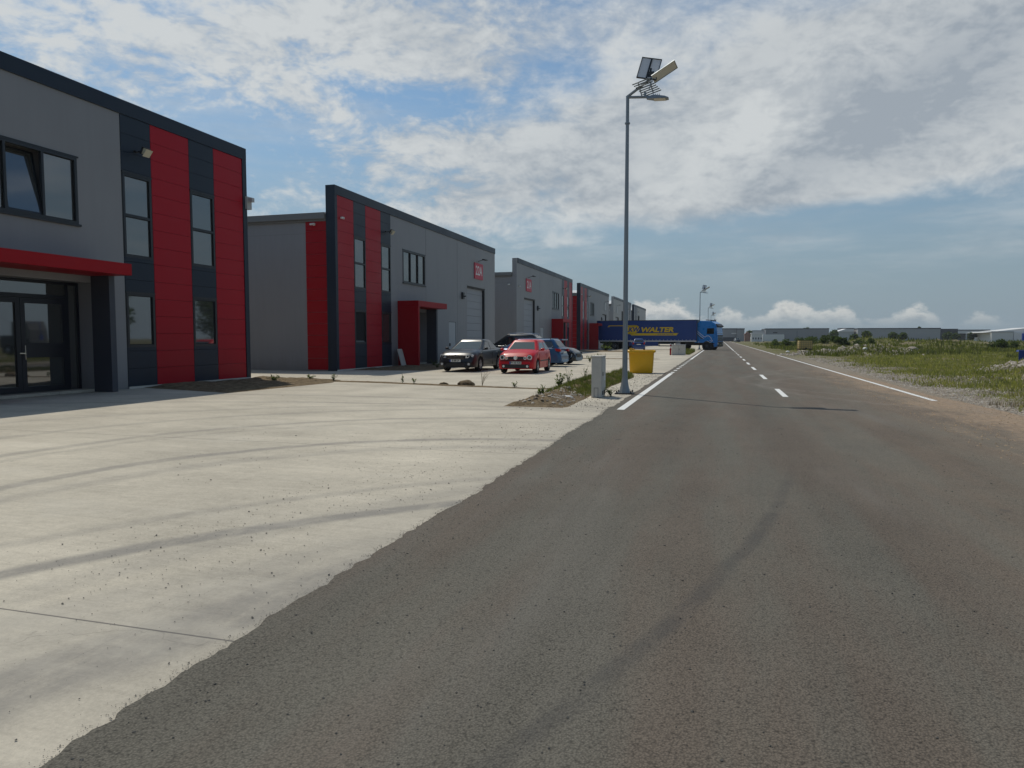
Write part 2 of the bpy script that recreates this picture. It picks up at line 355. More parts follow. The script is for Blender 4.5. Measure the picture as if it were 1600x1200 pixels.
# ------------------------------------------------------------------ mesh helpers
class MB:
    def __init__(s): s.v = []; s.f = []
    def quad(s, *p):
        i = len(s.v); s.v += [tuple(q) for q in p]; s.f.append(tuple(range(i, i+len(p)))); return s
    def box(s, x0, x1, y0, y1, z0, z1, M=None):
        x0, x1 = min(x0, x1), max(x0, x1); y0, y1 = min(y0, y1), max(y0, y1); z0, z1 = min(z0, z1), max(z0, z1)
        i = len(s.v); P = [(x, y, z) for z in (z0, z1) for y in (y0, y1) for x in (x0, x1)]
        if M is not None: P = [tuple(M @ Vector(p)) for p in P]
        s.v += P
        s.f += [tuple(i+k for k in f) for f in ((0, 2, 3, 1), (4, 5, 7, 6), (0, 1, 5, 4), (2, 6, 7, 3), (0, 4, 6, 2), (1, 3, 7, 5))]; return s
    def rings(s, rings, cap=True, closed=True):
        i = len(s.v); n = len(rings[0])
        for r in rings: s.v += [tuple(p) for p in r]
        for a in range(len(rings)-1):
            for k in range(n if closed else n-1):
                k2 = (k+1) % n; s.f.append((i+a*n+k, i+a*n+k2, i+(a+1)*n+k2, i+(a+1)*n+k))
        if cap: s.f.append(tuple(i+k for k in reversed(range(n)))); s.f.append(tuple(i+(len(rings)-1)*n+k for k in range(n)))
        return s
    def tube(s, pts, rad, n=8, M=None):
        pts = [Vector(p) for p in pts]; rad = rad if isinstance(rad, (list, tuple)) else [rad]*len(pts); rg = []
        for i, p in enumerate(pts):
            d = (pts[min(i+1, len(pts)-1)]-pts[max(i-1, 0)]).normalized()
            a = d.cross(Vector((0, 0, 1)) if abs(d.z) < .9 else Vector((1, 0, 0))).normalized(); b = d.cross(a)
            rg.append([p+(a*math.cos(2*math.pi*k/n)+b*math.sin(2*math.pi*k/n))*rad[i] for k in range(n)])
        if M is not None: rg = [[M @ q for q in r] for r in rg]
        return s.rings(rg)
    def lathe(s, prof, n=24, M=None):
        """profile of (r, h) about local Z"""
        rg = [[Vector((r*math.cos(2*math.pi*k/n), r*math.sin(2*math.pi*k/n), h)) for k in range(n)] for r, h in prof]
        if M is not None: rg = [[M @ q for q in r] for r in rg]
        return s.rings(rg)
    def prism(s, poly, axis, a, b):
        """poly of 2D points extruded from a to b along axis 0,1,2"""
        def p3(p, t):
            return {0: (t, p[0], p[1]), 1: (p[0], t, p[1]), 2: (p[0], p[1], t)}[axis]
        return s.rings([[p3(p, a) for p in poly], [p3(p, b) for p in poly]])
    def rock(s, c, r, sq=.7):
        i = len(s.v); c = Vector(c)
        ang = rnd.random()*6.28
        for k in range(5):
            a = ang+k*1.2566; rr = r*rnd.uniform(.7, 1.2); s.v.append((c.x+math.cos(a)*rr, c.y+math.sin(a)*rr, c.z+r*rnd.uniform(-.25, .15)))
        s.v.append((c.x+r*rnd.uniform(-.4, .4), c.y+r*rnd.uniform(-.4, .4), c.z+r*sq*rnd.uniform(.7, 1.1))); s.v.append((c.x, c.y, c.z-r*.5))
        for k in range(5):
            k2 = (k+1) % 5; s.f.append((i+k, i+k2, i+5)); s.f.append((i+k2, i+k, i+6))
        return s
    def obj(s, name, m, parent=None, smooth=False, ang=35, fix=False, bevel=0):
        me = bpy.data.meshes.new(name); me.from_pydata(s.v, [], s.f); me.update()
        if fix or bevel:
            bm = bmesh.new(); bm.from_mesh(me)
            bmesh.ops.remove_doubles(bm, verts=bm.verts, dist=1e-5)
            bmesh.ops.recalc_face_normals(bm, faces=bm.faces); bm.to_mesh(me); bm.free()
        if smooth: me.shade_smooth(); me.set_sharp_from_angle(angle=R(ang))
        me.materials.append(MATS[m] if isinstance(m, str) else m)
        o = bpy.data.objects.new(name, me); S.collection.objects.link(o)
        if parent: o.parent = parent
        if bevel:
            bv = o.modifiers.new('bevel', 'BEVEL'); bv.width = bevel; bv.segments = 2; bv.limit_method = 'ANGLE'; bv.angle_limit = R(40)
        return o
def tag(o, label=None, cat=None, group=None, kind=None):
    if label: o['label'] = label
    if cat: o['category'] = cat
    if group: o['group'] = group
    if kind: o['kind'] = kind
    return o
def thing(name, label, cat, loc=(0, 0, 0), rz=0., group=None):
    o = bpy.data.objects.new(name, None); S.collection.objects.link(o); o.empty_display_size = .3
    o.location = loc; o.rotation_euler = (0, 0, rz); return tag(o, label, cat, group)
def copy_tree(o, parent=None):
    c = o.copy(); S.collection.objects.link(c); c.parent = parent
    for ch in list(o.children): copy_tree(ch, c)
    return c
def text_mesh(body, size, M, shear=0., bold=0., depth=.004, spacing=1., xs=1.):
    cu = bpy.data.curves.new('t', 'FONT'); cu.body = body; cu.size = size; cu.align_x = 'CENTER'; cu.align_y = 'CENTER'
    cu.shear = shear; cu.offset = bold; cu.extrude = depth; cu.space_character = spacing; cu.resolution_u = 3
    o = bpy.data.objects.new('t', cu); S.collection.objects.link(o); bpy.context.view_layer.update()
    me = bpy.data.meshes.new_from_object(o.evaluated_get(bpy.context.evaluated_depsgraph_get()))
    mb = MB(); mb.v = [tuple(M @ Vector((v.co.x*xs, v.co.y, v.co.z))) for v in me.vertices]; mb.f = [tuple(p.vertices) for p in me.polygons]
    bpy.data.objects.remove(o); bpy.data.curves.remove(cu); bpy.data.meshes.remove(me)
    return mb
def T(loc, rx=0, ry=0, rz=0): return Matrix.Translation(loc) @ Matrix.Rotation(rz, 4, 'Z') @ Matrix.Rotation(ry, 4, 'Y') @ Matrix.Rotation(rx, 4, 'X')
def frameM(o, x, y, z):
    """matrix with columns x,y,z at origin o"""
    return Matrix(((x[0], y[0], z[0], o[0]), (x[1], y[1], z[1], o[1]), (x[2], y[2], z[2], o[2]), (0, 0, 0, 1)))
def sheet(name, poly, z, m, kind='structure', **kw):
    mb = MB(); mb.quad(*[(p[0], p[1], z) for p in poly]); return tag(mb.obj(name, m), kind=kind, **kw)
def sm(a, b, x):
    t = max(0., min(1., (x-a)/(b-a))); return t*t*(3-2*t)
def vnoise(x, y, seed=0):
    def h(i, j):
        n = (i*374761393+j*668265263+seed*1442695) & 0xffffffff; n = ((n ^ (n >> 13))*1274126177) & 0xffffffff; return ((n ^ (n >> 16)) & 0xffff)/65535.
    i, j = math.floor(x), math.floor(y); fx, fy = x-i, y-j; fx = fx*fx*(3-2*fx); fy = fy*fy*(3-2*fy)
    return (h(i, j)*(1-fx)+h(i+1, j)*fx)*(1-fy)+(h(i, j+1)*(1-fx)+h(i+1, j+1)*fx)*fy
def fbm(x, y, s=0, o=4):
    t = 0; a = .5
    for k in range(o): t += a*(vnoise(x, y, s+k)-.5)*2; x *= 2.03; y *= 2.03; a *= .5
    return t

# ================================================================== SETTING
ROAD_Z = 0.0
sheet('ground', [(-3000, -800), (3000, -800), (3000, 5000), (-3000, 5000)], -.14, 'field')
# asphalt carriageway with a ragged edge against the concrete
def edge_x(y):
    return -2.27+.07*fbm(y*1.0, 3.3, 5, 4)+.045*fbm(y*4, 1.3, 8, 4)+.035*fbm(y*13, 4.3, 18, 3)
mb = MB(); ys = [-14+2*i for i in range(7)]+[.04*i for i in range(700)]+[28+.3*i for i in range(int(72/.3))]+[100+20*i for i in range(60)]
for a, b_ in zip(ys[:-1], ys[1:]):
    def rx(y):
        if y < 33: return 5.4+.10*fbm(y*.8, 9, 2)+(.35*sm(22, 14, y))+2.5*sm(14, 4, y)
        return 5.25
    mb.quad((edge_x(a), a, 0), (rx(a), a, 0), (rx(b_), b_, 0), (edge_x(b_), b_, 0))
tag(mb.obj('road', 'asphalt'), kind='structure')
sheet('concrete_yard', [(-60, -14), (-2.1, -14), (-2.1, 116), (-60, 116)], -.006, 'concrete')
sheet('concrete_pavement', [(-60, 116), (-2.1, 116), (-2.1, 420), (-60, 420)], -.006, 'concrete')
# road markings
mk = MB(); z = .004
def strip(mb, x0, x1, y0, y1, z=z, jag=0):
    n = max(1, int((y1-y0)/1.)); 
    for i in range(n):
        a = y0+(y1-y0)*i/n; b = y0+(y1-y0)*(i+1)/n; mb.quad((x0, a, z), (x1, a, z), (x1, b, z), (x0, b, z))
strip(mk, -2.07, -1.91, 14.95, 31.3)
y = 31.75
while y < 52: strip(mk, -2.06, -1.91, y, y+.8); y += 2.1
strip(mk, -2.06, -1.91, 52.5, 400)
strip(mk, 4.93, 5.06, 19.2, 400)
for a, b_ in ((19.45, 22.45), (27.8, 31.1), (35.9, 39.4), (43.2, 46.7), (51, 54.4), (59, 62.3), (67, 70.3), (75, 78.2), (83, 86)): strip(mk, 1.58, 1.72, a, b_)
strip(mk, 1.58, 1.71, 92, 400)
tag(mk.obj('road_marking', 'roadpaint'), kind='structure')

# uneven field to the right, heaps included
HEAPS = [(9.5, 71, 3.6, .55), (13.5, 78, 4.5, .8), (18., 88, 5., .8), (7.6, 62, 2.2, .32), (8.2, 28.6, 1.6, .30), (11.9, 31.5, 2.6, .42), (13.8, 35.5, 3.2, .55), (10.6, 27.0, 2., .22), (25, 97, 7, .7), (30, 118, 10, 1.0), (40, 150, 12, 1.1), (22, 124, 7, 1.2), (16, 118, 5, .8), (60, 150, 20, .9)]
def field_z(x, y):
    k = sm(5.6, 7.6, x)
    h = .16*fbm(x*.12, y*.12, 11)+.16*fbm(x*.45, y*.45, 21)+.05*fbm(x*1.7, y*1.7, 31)
    for hx, hy, r, hh in HEAPS:
        d = math.hypot(x-hx, (y-hy)*.8)/r
        if d < 1.6: h += hh*math.exp(-d*d*2.2)*(1+.5*fbm(x*1.1, y*1.1, 41))
    h -= .45*math.exp(-((x-9.2)/1.7)**2-((y-30.2)/.7)**2)
    return -.035+k*(h+.05)*min(1, .45+.55*sm(8, 14, x))
def grid_mesh(xs, ys, fz, keep=None):
    mb = MB(); nx = len(xs)
    mb.v = [(x, y, fz(x, y)) for y in ys for x in xs]
    for j in range(len(ys)-1):
        for i in range(nx-1):
            if keep is None or keep((xs[i]+xs[i+1])/2, (ys[j]+ys[j+1])/2): mb.f.append((j*nx+i, j*nx+i+1, (j+1)*nx+i+1, (j+1)*nx+i))
    return mb
def geo(a, b, s0, g):
    r = [a]; s = s0
    while r[-1] < b: r.append(r[-1]+s); s *= g
    return r
xs = geo(5.0, 260, .28, 1.022); ys_ = geo(2, 420, .28, 1.009)
tag(grid_mesh(xs, ys_, field_z).obj('field', 'field', smooth=True, ang=60), kind='structure')

# soil strips left between the slabs
def soil_patch(name, poly, amp, seed, top=.02, mat_='soil', step=.16):
    xs = [min(p[0] for p in poly), max(p[0] for p in poly)]; ys = [min(p[1] for p in poly), max(p[1] for p in poly)]
    def inside(x, y):
        c = False; j = len(poly)-1
        for i in range(len(poly)):
            a, b = poly[i], poly[j]
            if (a[1] > y) != (b[1] > y) and x < (b[0]-a[0])*(y-a[1])/(b[1]-a[1])+a[0]: c = not c
            j = i
        return c
    def dedge(x, y):
        d = 9; j = len(poly)-1
        for i in range(len(poly)):
            a = Vector(poly[i]); b = Vector(poly[j]); p = Vector((x, y)); t = max(0, min(1, (p-a).dot(b-a)/max(1e-6, (b-a).length_squared))); d = min(d, (p-a-(b-a)*t).length); j = i
        return d
    X = np.arange(xs[0]-step, xs[1]+step*2, step).tolist(); Y = np.arange(ys[0]-step, ys[1]+step*2, step).tolist()
    def fz(x, y):
        if not inside(x, y): return -.03+.025*max(0, 1-dedge(x, y)/step)
        k = min(1, dedge(x, y)/.5); return -.002+top*min(1, k*3)+k*amp*max(0, .35+fbm(x*1.3, y*1.3, seed)+.5*fbm(x*4, y*4, seed+3))
    return tag(grid_mesh(X, Y, fz).obj(name, mat_, smooth=True, ang=70), kind='structure'), fz, inside
ISLAND = [(-4.6, 15.1), (-3.22, 15.1), (-3.25, 17.4), (-3.3, 22.4), (-3.2, 27.5), (-3.5, 30.0), (-4.2, 29.4), (-4.75, 26.1), (-4.7, 20.6), (-4.5, 17.1)]
isl, isl_z, isl_in = soil_patch('soil_island', ISLAND, .22, 3, top=.025)
S1 = [(-16.97, 17.7), (-15.5, 17.3), (-13.0, 16.6), (-12.9, 18.5), (-12.7, 21.4), (-13.2, 23.0), (-16.2, 23.5), (-16.97, 23.5)]
soil_patch('soil_patch', S1, .10, 13, top=.02)
G1 = [(-13.2, 22.0), (-11, 21.75), (-8.3, 21.0), (-5.2, 20.45), (-4.6, 20.4), (-4.6, 20.85), (-5.4, 20.9), (-8.2, 21.5), (-11, 22.35), (-13.2, 22.6)]
soil_patch('soil_joint', G1, .05, 23, top=.012, step=.1)
S2 = [(-16.97, 30.6), (-16.97, 37.5), (-14.7, 38), (-13.1, 33.0), (-13.3, 30.9), (-15.5, 30.4)]
soil_patch('soil_patch', S2, .07, 33, top=.015)
G2 = [(-14, 52.0), (-4.2, 52.6), (-4.2, 53.1), (-14, 52.6)]
soil_patch('soil_joint', G2, .10, 43, top=.02, step=.15)
S4 = [(-16.5, 80), (-10.5, 81), (-10.5, 84), (-16.5, 85)]
soil_patch('soil_patch', S4, .12, 53, top=.03, step=.3)
ISL2 = [(-4.4, 68.), (-2.75, 68.), (-2.75, 84), (-4.4, 84)]
soil_patch('soil_island', ISL2, .15, 63, top=.02, step=.3)
# ================================================================== WAREHOUSES
LEN = 24.1
def wall_grid(mb, x, us, zs, holes, depth=.0):
    """front faces in plane x between breaks, skipping holes; reveals of given depth behind each hole"""
    ub = sorted(set([us[0], us[1]]+[h[0] for h in holes]+[h[1] for h in holes])); zb = sorted(set([zs[0], zs[1]]+[h[2] for h in holes]+[h[3] for h in holes]))
    ub = [u for u in ub if us[0] <= u <= us[1]]; zb = [q for q in zb if zs[0] <= q <= zs[1]]
    for a, b in zip(ub[:-1], ub[1:]):
        for c, d in zip(zb[:-1], zb[1:]):
            m = ((a+b)/2, (c+d)/2)
            if any(h[0] < m[0] < h[1] and h[2] < m[1] < h[3] for h in holes): continue
            mb.quad((x, a, c), (x, b, c), (x, b, d), (x, a, d))
    for a, b, c, d, dep in holes:
        y = x-dep
        mb.quad((x, a, c), (y, a, c), (y, a, d), (x, a, d)); mb.quad((x, b, c), (x, b, d), (y, b, d), (y, b, c))
        mb.quad((x, a, d), (y, a, d), (y, b, d), (x, b, d)); mb.quad((x, a, c), (x, b, c), (y, b, c), (y, a, c))
        if dep <= .05: mb.quad((y, a, c), (y, b, c), (y, b, d), (y, a, d))
def window(root, x, a, b, c, d, panes, name='window', fr=.06, gmat='glass', tilt=-1, vert=False, dep=.05, thick=.07):
    """frame with panes side by side (or one above the other when vert); local facade plane at x"""
    f = MB(); f.box(x-dep, x+.02, a, b, c, c+fr); f.box(x-dep, x+.02, a, b, d-fr, d); f.box(x-dep, x+.02, a, a+fr, c+fr, d-fr); f.box(x-dep, x+.02, b-fr, b, c+fr, d-fr)
    cells = []
    if vert:
        zs = [c+(d-c)*t for t in panes]
        for i in range(1, len(panes)-1): f.box(x-dep, x+.018, a+fr, b-fr, zs[i]-thick/2, zs[i]+thick/2)
        for i in range(len(panes)-1): cells.append((a+fr, b-fr, zs[i]+(fr if i == 0 else thick/2), zs[i+1]-(fr if i == len(panes)-2 else thick/2)))
    else:
        us = [a+(b-a)*t for t in panes]
        for i in range(1, len(panes)-1): f.box(x-dep, x+.018, us[i]-thick/2, us[i]+thick/2, c+fr, d-fr)
        for i in range(len(panes)-1): cells.append((us[i]+(fr if i == 0 else thick/2), us[i+1]-(fr if i == len(panes)-2 else thick/2), c+fr, d-fr))
    fo = f.obj(name, 'frame', root)
    for i, (p, q, r_, s_) in enumerate(cells):
        if i == tilt:
            # bottom hung sash leaning into the room
            L = s_-r_; an = R(9); M = T((x-.02, 0, r_), ry=-an)
            g = MB(); g.box(-.012, -.004, p+.05, q-.05, .05, L-.05, M); g.obj('pane', gmat, fo)
            g = MB(); g.box(-.03, .01, p, q, 0, .055, M); g.box(-.03, .01, p, q, L-.055, L, M); g.box(-.03, .01, p, p+.055, .055, L-.055, M); g.box(-.03, .01, q-.055, q, .055, L-.055, M)
            g.obj('sash', 'frame', fo)
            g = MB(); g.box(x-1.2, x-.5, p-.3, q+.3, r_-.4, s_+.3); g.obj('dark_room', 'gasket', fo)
        else:
            g = MB(); g.box(x-dep+.01, x-dep+.02, p, q, r_, s_); g.obj('pane', gmat, fo)
            g = MB(); e = .018
            g.box(x-dep+.02, x-dep+.035, p, q, r_, r_+e); g.box(x-dep+.02, x-dep+.035, p, q, s_-e, s_); g.box(x-dep+.02, x-dep+.035, p, p+e, r_+e, s_-e); g.box(x-dep+.02, x-dep+.035, q-e, q, r_+e, s_-e)
            g.obj('gasket', 'gasket', fo)
    return fo
def floodlight(root, y, z, px=.0, big=True):
    m = MB(); m.box(px, px+.10, y-.10, y+.02, z-.02, z+.03); m.box(px+.10, px+.34, y-.03, y+.01, z-.015, z+.02)
    M = T((px+.36, y, z), ry=R(28))
    m.box(-.03, .03, -.15, .15, -.11, .11, M)
    o = m.obj('floodlight', 'darkmetal', root)
    g = MB(); g.box(.031, .038, -.13, .13, -.09, .09, M); g.box(-.12, .12, -.13, .13, -.118, -.111, T((px+.36, y, z), ry=R(-50)))
    g.obj('lens', 'lamp_glass', o); return o
def seccam(root, p, d=(1, 0)):
    m = MB(); x, y, z = p
    m.box(x-.04, x+.05, y-.06, y+.0, z-.05, z+.05)
    dd = Vector((d[0], d[1], -.25)).normalized(); q = Vector((x, y-.05, z)); m.tube([q, q+Vector((0, -.10, -.02))], .02, 6); m.tube([q+Vector((0, -.1, 0))-dd*.09, q+Vector((0, -.1, 0))+dd*.14], .045, 8)
    return m.obj('security_camera', 'white', root)
def clad(root, name, m, a, b, zs, x0=-.03, x1=.015, step=.535, gap=.008, top=8.08):
    """horizontal cladding panels between heights zs = list of (z0,z1)"""
    mb = MB(); lines = [top-step*i for i in range(0, 17)]
    for z0, z1 in zs:
        cuts = [z0]+sorted([l for l in lines if z0+.02 < l < z1-.02])+[z1]
        for c, d in zip(cuts[:-1], cuts[1:]): mb.box(x0, x1, a+.006, b-.006, c+(gap/2 if c in lines else 0), d-(gap/2 if d in lines else 0))
    return mb.obj(name, m, root, bevel=.004)
def warehouse(start, near_red, label, idx, sign=None, colored=True, tilt=None, detail=2):
    root = thing('warehouse', label, 'warehouse', (-17., start, 0), 0, 'warehouses along the left side of the road')
    yy = (lambda u: u) if near_red else (lambda u: LEN-u)
    def span(a, b):
        p, q = yy(a), yy(b); return min(p, q), max(p, q)
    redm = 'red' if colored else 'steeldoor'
    # --- grey precast front with its openings
    pw0, pw1 = span(6.75, 10.95) if idx == 1 else span(6.55, 10.75)                       # porch
    og0, og1 = pw0+.35, pw1-.2                         # doorway between wing and column
    gz = 5.75
    wl = span(7.27, 10.37); rl = span(17.72, 21.65); wd = span(14.25, 15.5)
    holes = [(*wl, 4.63, 6.43, .09), (*rl, 0, 5.2, .22), (*wd, .06, 2.6, .06), (og0, og1, .0, 3.06, .5)]
    for j in (10.5, 15.8): a, b = span(j, j+.025); holes.append((a, b, 3.6 if j < 11 else .0, 8.08, .03))
    mb = MB(); u0, u1 = span(gz, LEN)
    wall_grid(mb, 0, (u0, u1), (0, 8.3), holes)
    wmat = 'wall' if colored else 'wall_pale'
    # returns and back of the facade slab
    g0, g1 = span(.0, LEN)
    mb.quad((0, yy(LEN), 0), (-.4, yy(LEN), 0), (-.4, yy(LEN), 8.46), (0, yy(LEN), 8.46)); mb.quad((0, u0, 8.3), (0, u1, 8.3), (0, u1, 8.46), (0, u0, 8.46))
    mb.quad((-.4, 0, 3.2), (-.4, LEN, 3.2), (-.4, LEN, 8.46), (-.4, 0, 8.46)); mb.quad((0, 0, 8.46), (0, LEN, 8.46), (-.4, LEN, 8.46), (-.4, 0, 8.46))
    mb.obj('front_wall', wmat, root)
    # backing behind the coloured strips
    a, b = span(0.02, gz); m = MB(); m.box(-.34, -.035, a, b, 0, 8.1); m.obj('backing_wall', 'gasket', root)
    # --- trims
    a, b = span(-.015, LEN-.3 if not near_red else LEN+.015)
    m = MB(); m.box(-.43, .045, a, b, 8.08, 8.50); m.obj('parapet_trim', 'navy', root, bevel=.006)
    a, b = span(-.015, .21); m = MB(); m.box(-.43, .04, a, b, 0, 8.08); m.obj('corner_trim', 'navy', root, bevel=.006)
    # --- cladding strips and slit windows
    clad(root, 'red_cladding' if colored else 'grey_cladding', redm, *span(.215, 1.75), [(0, 8.08)])
    clad(root, 'red_cladding' if colored else 'grey_cladding', redm, *span(2.95, 4.6), [(0, 8.08)])
    for k, (s0, s1) in enumerate(((1.75, 2.95), (4.6, 5.75))):
        a, b = span(s0, s1); wa, wb = a+.03, b-.03
        for zr in ((0, 1.24), (2.90, 3.93), (6.44, 8.08)): clad(root, 'dark_cladding', 'navy' if colored else 'column', a, b, [zr])
        m = MB(); m.box(-.03, .012, a+.006, wa, 1.24, 2.90); m.box(-.03, .012, wb, b-.006, 1.24, 2.90); m.box(-.03, .012, a+.006, wa, 3.93, 6.44); m.box(-.03, .012, wb, b-.006, 3.93, 6.44)
        m.box(-.03, .04, a, b, 6.40, 6.45); m.box(-.03, .035, a, b, 2.87, 2.91)
        m.obj('window_surround', 'frame', root)
        gm = 'glass_light' if detail < 2 else 'glass'
        window(root, 0, wa, wb, 3.93, 6.40, [0, .5, 1], 'slit_window', vert=True, gmat=gm, fr=.075)
        window(root, 0, wa, wb, 1.24, 2.87, [0, 1], 'slit_window', vert=True, gmat=gm, fr=.075, tilt=(0 if tilt == 'slit' and k == 0 else -1))
    # --- office window
    window(root, 0, wl[0], wl[1], 4.63, 6.43, [0, .333, .667, 1], 'office_window', tilt=(1 if tilt == 'office' else -1), fr=.08, dep=.07, gmat='glass' if detail > 1 else 'glass_light')
    m = MB(); m.box(-.01, .06, wl[0]-.05, wl[1]+.05, 4.57, 4.63); m.obj('window_sill', 'frame', root); m = MB(); m.box(-.01, .03, wl[0]-.05, wl[1]+.05, 6.43, 6.47); m.obj('window_head', 'frame', root)
    # --- porch
    cr = 'red_plain' if colored else 'steeldoor'
    m = MB(); m.box(0.002, 1.25, pw0, pw1, 3.25, 3.57); m.obj('canopy', cr, root, bevel=.008)
    m = MB(); m.box(0.002, 1.235, pw0+.003, pw0+.17, 0, 3.25); m.obj('porch_wall', cr, root, bevel=.008)
    m = MB(); m.box(0.002, .64, pw1-.2, pw1-.003, 0, 3.25); m.obj('porch_column', 'column', root, bevel=.006)
    # --- entrance: frame, sidelights, double door
    x = -.5; m = MB(); F = .07
    m.box(x-.02, x+.05, og0, og1, 2.98, 3.06); m.box(x-.02, x+.05, og0, og0+F, 0, 2.98); m.box(x-.02, x+.05, og1-F, og1, 0, 2.98)
    m.box(x-.02, x+.05, og0+F, og1-F, 0, .08); m.box(x-.02, x+.05, og0+F, og1-.42, 2.58, 2.68); m.box(x-.02, x+.05, og1-.42, og1-.34, .08, 2.98)
    m.box(x-.02, x+.05, og0+.42, og0+.5, .08, 2.98)
    dfr = m.obj('door_frame', 'doorframe', root)
    g = MB(); g.box(x-.01, x+.002, og0+F, og0+.42, .08, 2.98); g.box(x-.01, x+.002, og1-.34, og1-F, .08, 2.98); g.box(x-.01, x+.002, og0+.5, og1-.42, 2.68, 2.98); g.obj('pane', 'glass', dfr)
    mid = (og0+.5+og1-.42)/2
    for s, (a, b) in enumerate(((og0+.5, mid-.005), (mid+.005, og1-.42))):
        m = MB(); st = .13
        m.box(x, x+.06, a, a+st, .09, 2.57); m.box(x, x+.06, b-st, b, .09, 2.57); m.box(x, x+.06, a+st, b-st, .09, .24); m.box(x, x+.06, a+st, b-st, 2.43, 2.57)
        if s: m.box(x, x+.06, a+st, b-st, 1.0, 1.38)
        d = m.obj('door_leaf', 'doorframe', root)
        g = MB(); g.box(x+.01, x+.02, a+st, b-st, .24, 2.43); g.obj('pane', 'glass', d)
        if s == 1:
            g = MB(); g.tube([(x+.11, a+.06, .95), (x+.11, a+.06, 1.32)], .014, 6); g.box(x+.06, x+.11, a+.05, a+.07, 1.14, 1.16); g.box(x+.09, x+.12, a-.10, a+.07, 1.10, 1.13); g.obj('handle', 'chrome', d)
    m = MB(); m.box(-.5, .0, og0, og1, 0.0, .075); m.obj('door_step', 'concrete', root)
    # --- service door, roller door
    m = MB(); m.box(-.055, -.02, wd[0]+.02, wd[1]-.02, .07, 2.58); d = m.obj('service_door', 'offwhite', root)
    g = MB(); hy = wd[0]+.12; g.box(-.02, .05, hy-.02, hy+.02, 1.0, 1.2); g.box(.02, .05, hy-.02, hy+.14, 1.12, 1.15); g.obj('handle', 'black', d)
    m = MB(); n = 10
    for i in range(n): m.box(-.22, -.18, rl[0]+.01, rl[1]-.01, 5.2*i/n+.008, 5.2*(i+1)/n-.004)
    d = m.obj('roller_door', 'steeldoor', root, bevel=.004)
    m = MB(); m.box(-.17, -.16, rl[0]+.01, rl[1]-.01, 0, .06); m.box(-.18, -.05, rl[1]-.10, rl[1]-.005, 0, 5.19); m.box(-.18, -.05, rl[0]+.1, rl[1]-.1, 5.08, 5.19); m.obj('door_seal', 'black', d)
    # --- number sign
    sg = span(19.2, 21.05)
    if sign is not None:
        sg = (sg[0]+.15, sg[1]-.15) if sign == '' else sg
        m = MB(); m.box(.005, .06, *sg, 5.80, 6.95); so_ = m.obj('number_sign', 'signred' if sign else 'offwhite', root, bevel=.006)
        if sign:
            M = frameM((.062, (sg[0]+sg[1])/2, 6.38), (0, 1, 0), (0, 0, 1), (1, 0, 0))
            text_mesh(sign, .92, M, bold=.012, xs=.92).obj('lettering', 'white', so_)
        m = MB(); yc = (sg[0]+sg[1])/2; m.tube([(0, yc, 7.1), (.5, yc, 7.22)], .02, 6); m.box(.42, .62, yc-.35, yc+.35, 7.17, 7.23); m.obj('sign_lamp', 'darkmetal', root)
    # --- lights, cameras, small boxes
    a, b = span(4.6, 5.75); floodlight(root, (a+b)/2, 7.10)
    if near_red:
        seccam(root, (.05, .75, 7.1), (.3, -1)); seccam(root, (-1.05, .02, 6.75), (-.4, -1))
    else:
        seccam(root, (.05, .9, 6.1), (.5, -1)); seccam(root, (-.65, .02, 6.2), (-.4, -1))
    a, b = span(16.6, 16.9); m = MB(); m.box(.002, .12, a, b, 4.2, 4.65); m.box(.12, .3, a+.05, a+.12, 4.35, 4.42); m.obj('siren_box', 'darkmetal', root)
    # --- hall behind: side walls, eaves, roof
    dp = -32.
    for side, ys in ((0, .06), (1, LEN-.06)):
        m = MB(); o = .0
        m.quad((-.4, ys, 0), (dp, ys, 0), (dp, ys, 7.0), (-.4, ys, 7.0))
        m.obj('side_wall', wmat, root)
        s = -1 if side == 0 else 1
        m = MB(); m.box(dp, -.43, ys, ys+s*.22, 6.97, 7.26); m.box(dp, -.44, ys, ys+s*.10, 6.88, 6.97); m.obj('eave_gutter', 'eave', root, bevel=.01)
        # panel joints
        m = MB()
        for q in range(1, 6): m.box(-.4-q*5.3, -.385-q*5.3, ys+s*.001, ys+s*.004, 0, 6.9)
        m.box(dp, -.4, ys+s*.001, ys+s*.0035, 6.35, 6.362); m.obj('panel_joint', 'eave', root)
        if (side == 0) == near_red and colored:
            lines = [7.0-.535*i for i in range(14)]
            m = MB()
            for c, d in zip(lines[1:], lines[:-1]): m.box(-1.52, -.43, ys, ys+s*.035, max(0, c+.006), d-.006)
            m.obj('side_cladding', 'red_plain', root, bevel=.004)
    m = MB(); h = 1.15; c = LEN/2
    m.rings([[(-.42, -.12, 7.26), (-.42, c, 7.26+h), (-.42, LEN+.12, 7.26), (-.42, LEN+.12, 7.2), (-.42, -.12, 7.2)], [(dp, -.12, 7.26), (dp, c, 7.26+h), (dp, LEN+.12, 7.26), (dp, LEN+.12, 7.2), (dp, -.12, 7.2)]])
    m.obj('roof', 'roof', root, fix=True)
    m = MB(); m.quad((dp, 0, 0), (dp, LEN, 0), (dp, LEN, 7.2), (dp, 0, 7.2)); m.obj('rear_wall', 'wall', root)
    # plinth
    m = MB(); a, b = span(0, gz); m.box(0.016, .05, a, b, -.01, .055); m.obj('plinth', 'cabinet', root)
    return root
B1 = warehouse(-1.2, False, 'nearest grey warehouse with red and navy stripes and a red canopy over glass doors', 1, None, True, 'office')
B2 = warehouse(29.22, True, 'grey warehouse numbered 22A with red stripes at its near corner', 2, '22A', True, 'slit')
B3 = warehouse(59.55, False, 'grey warehouse numbered 21A with red stripes at its far corner', 3, '21A', True)
B4 = warehouse(88.7, True, 'grey warehouse with a fully red side corner, partly behind the blue lorry trailer', 4, '', True, None, 1)
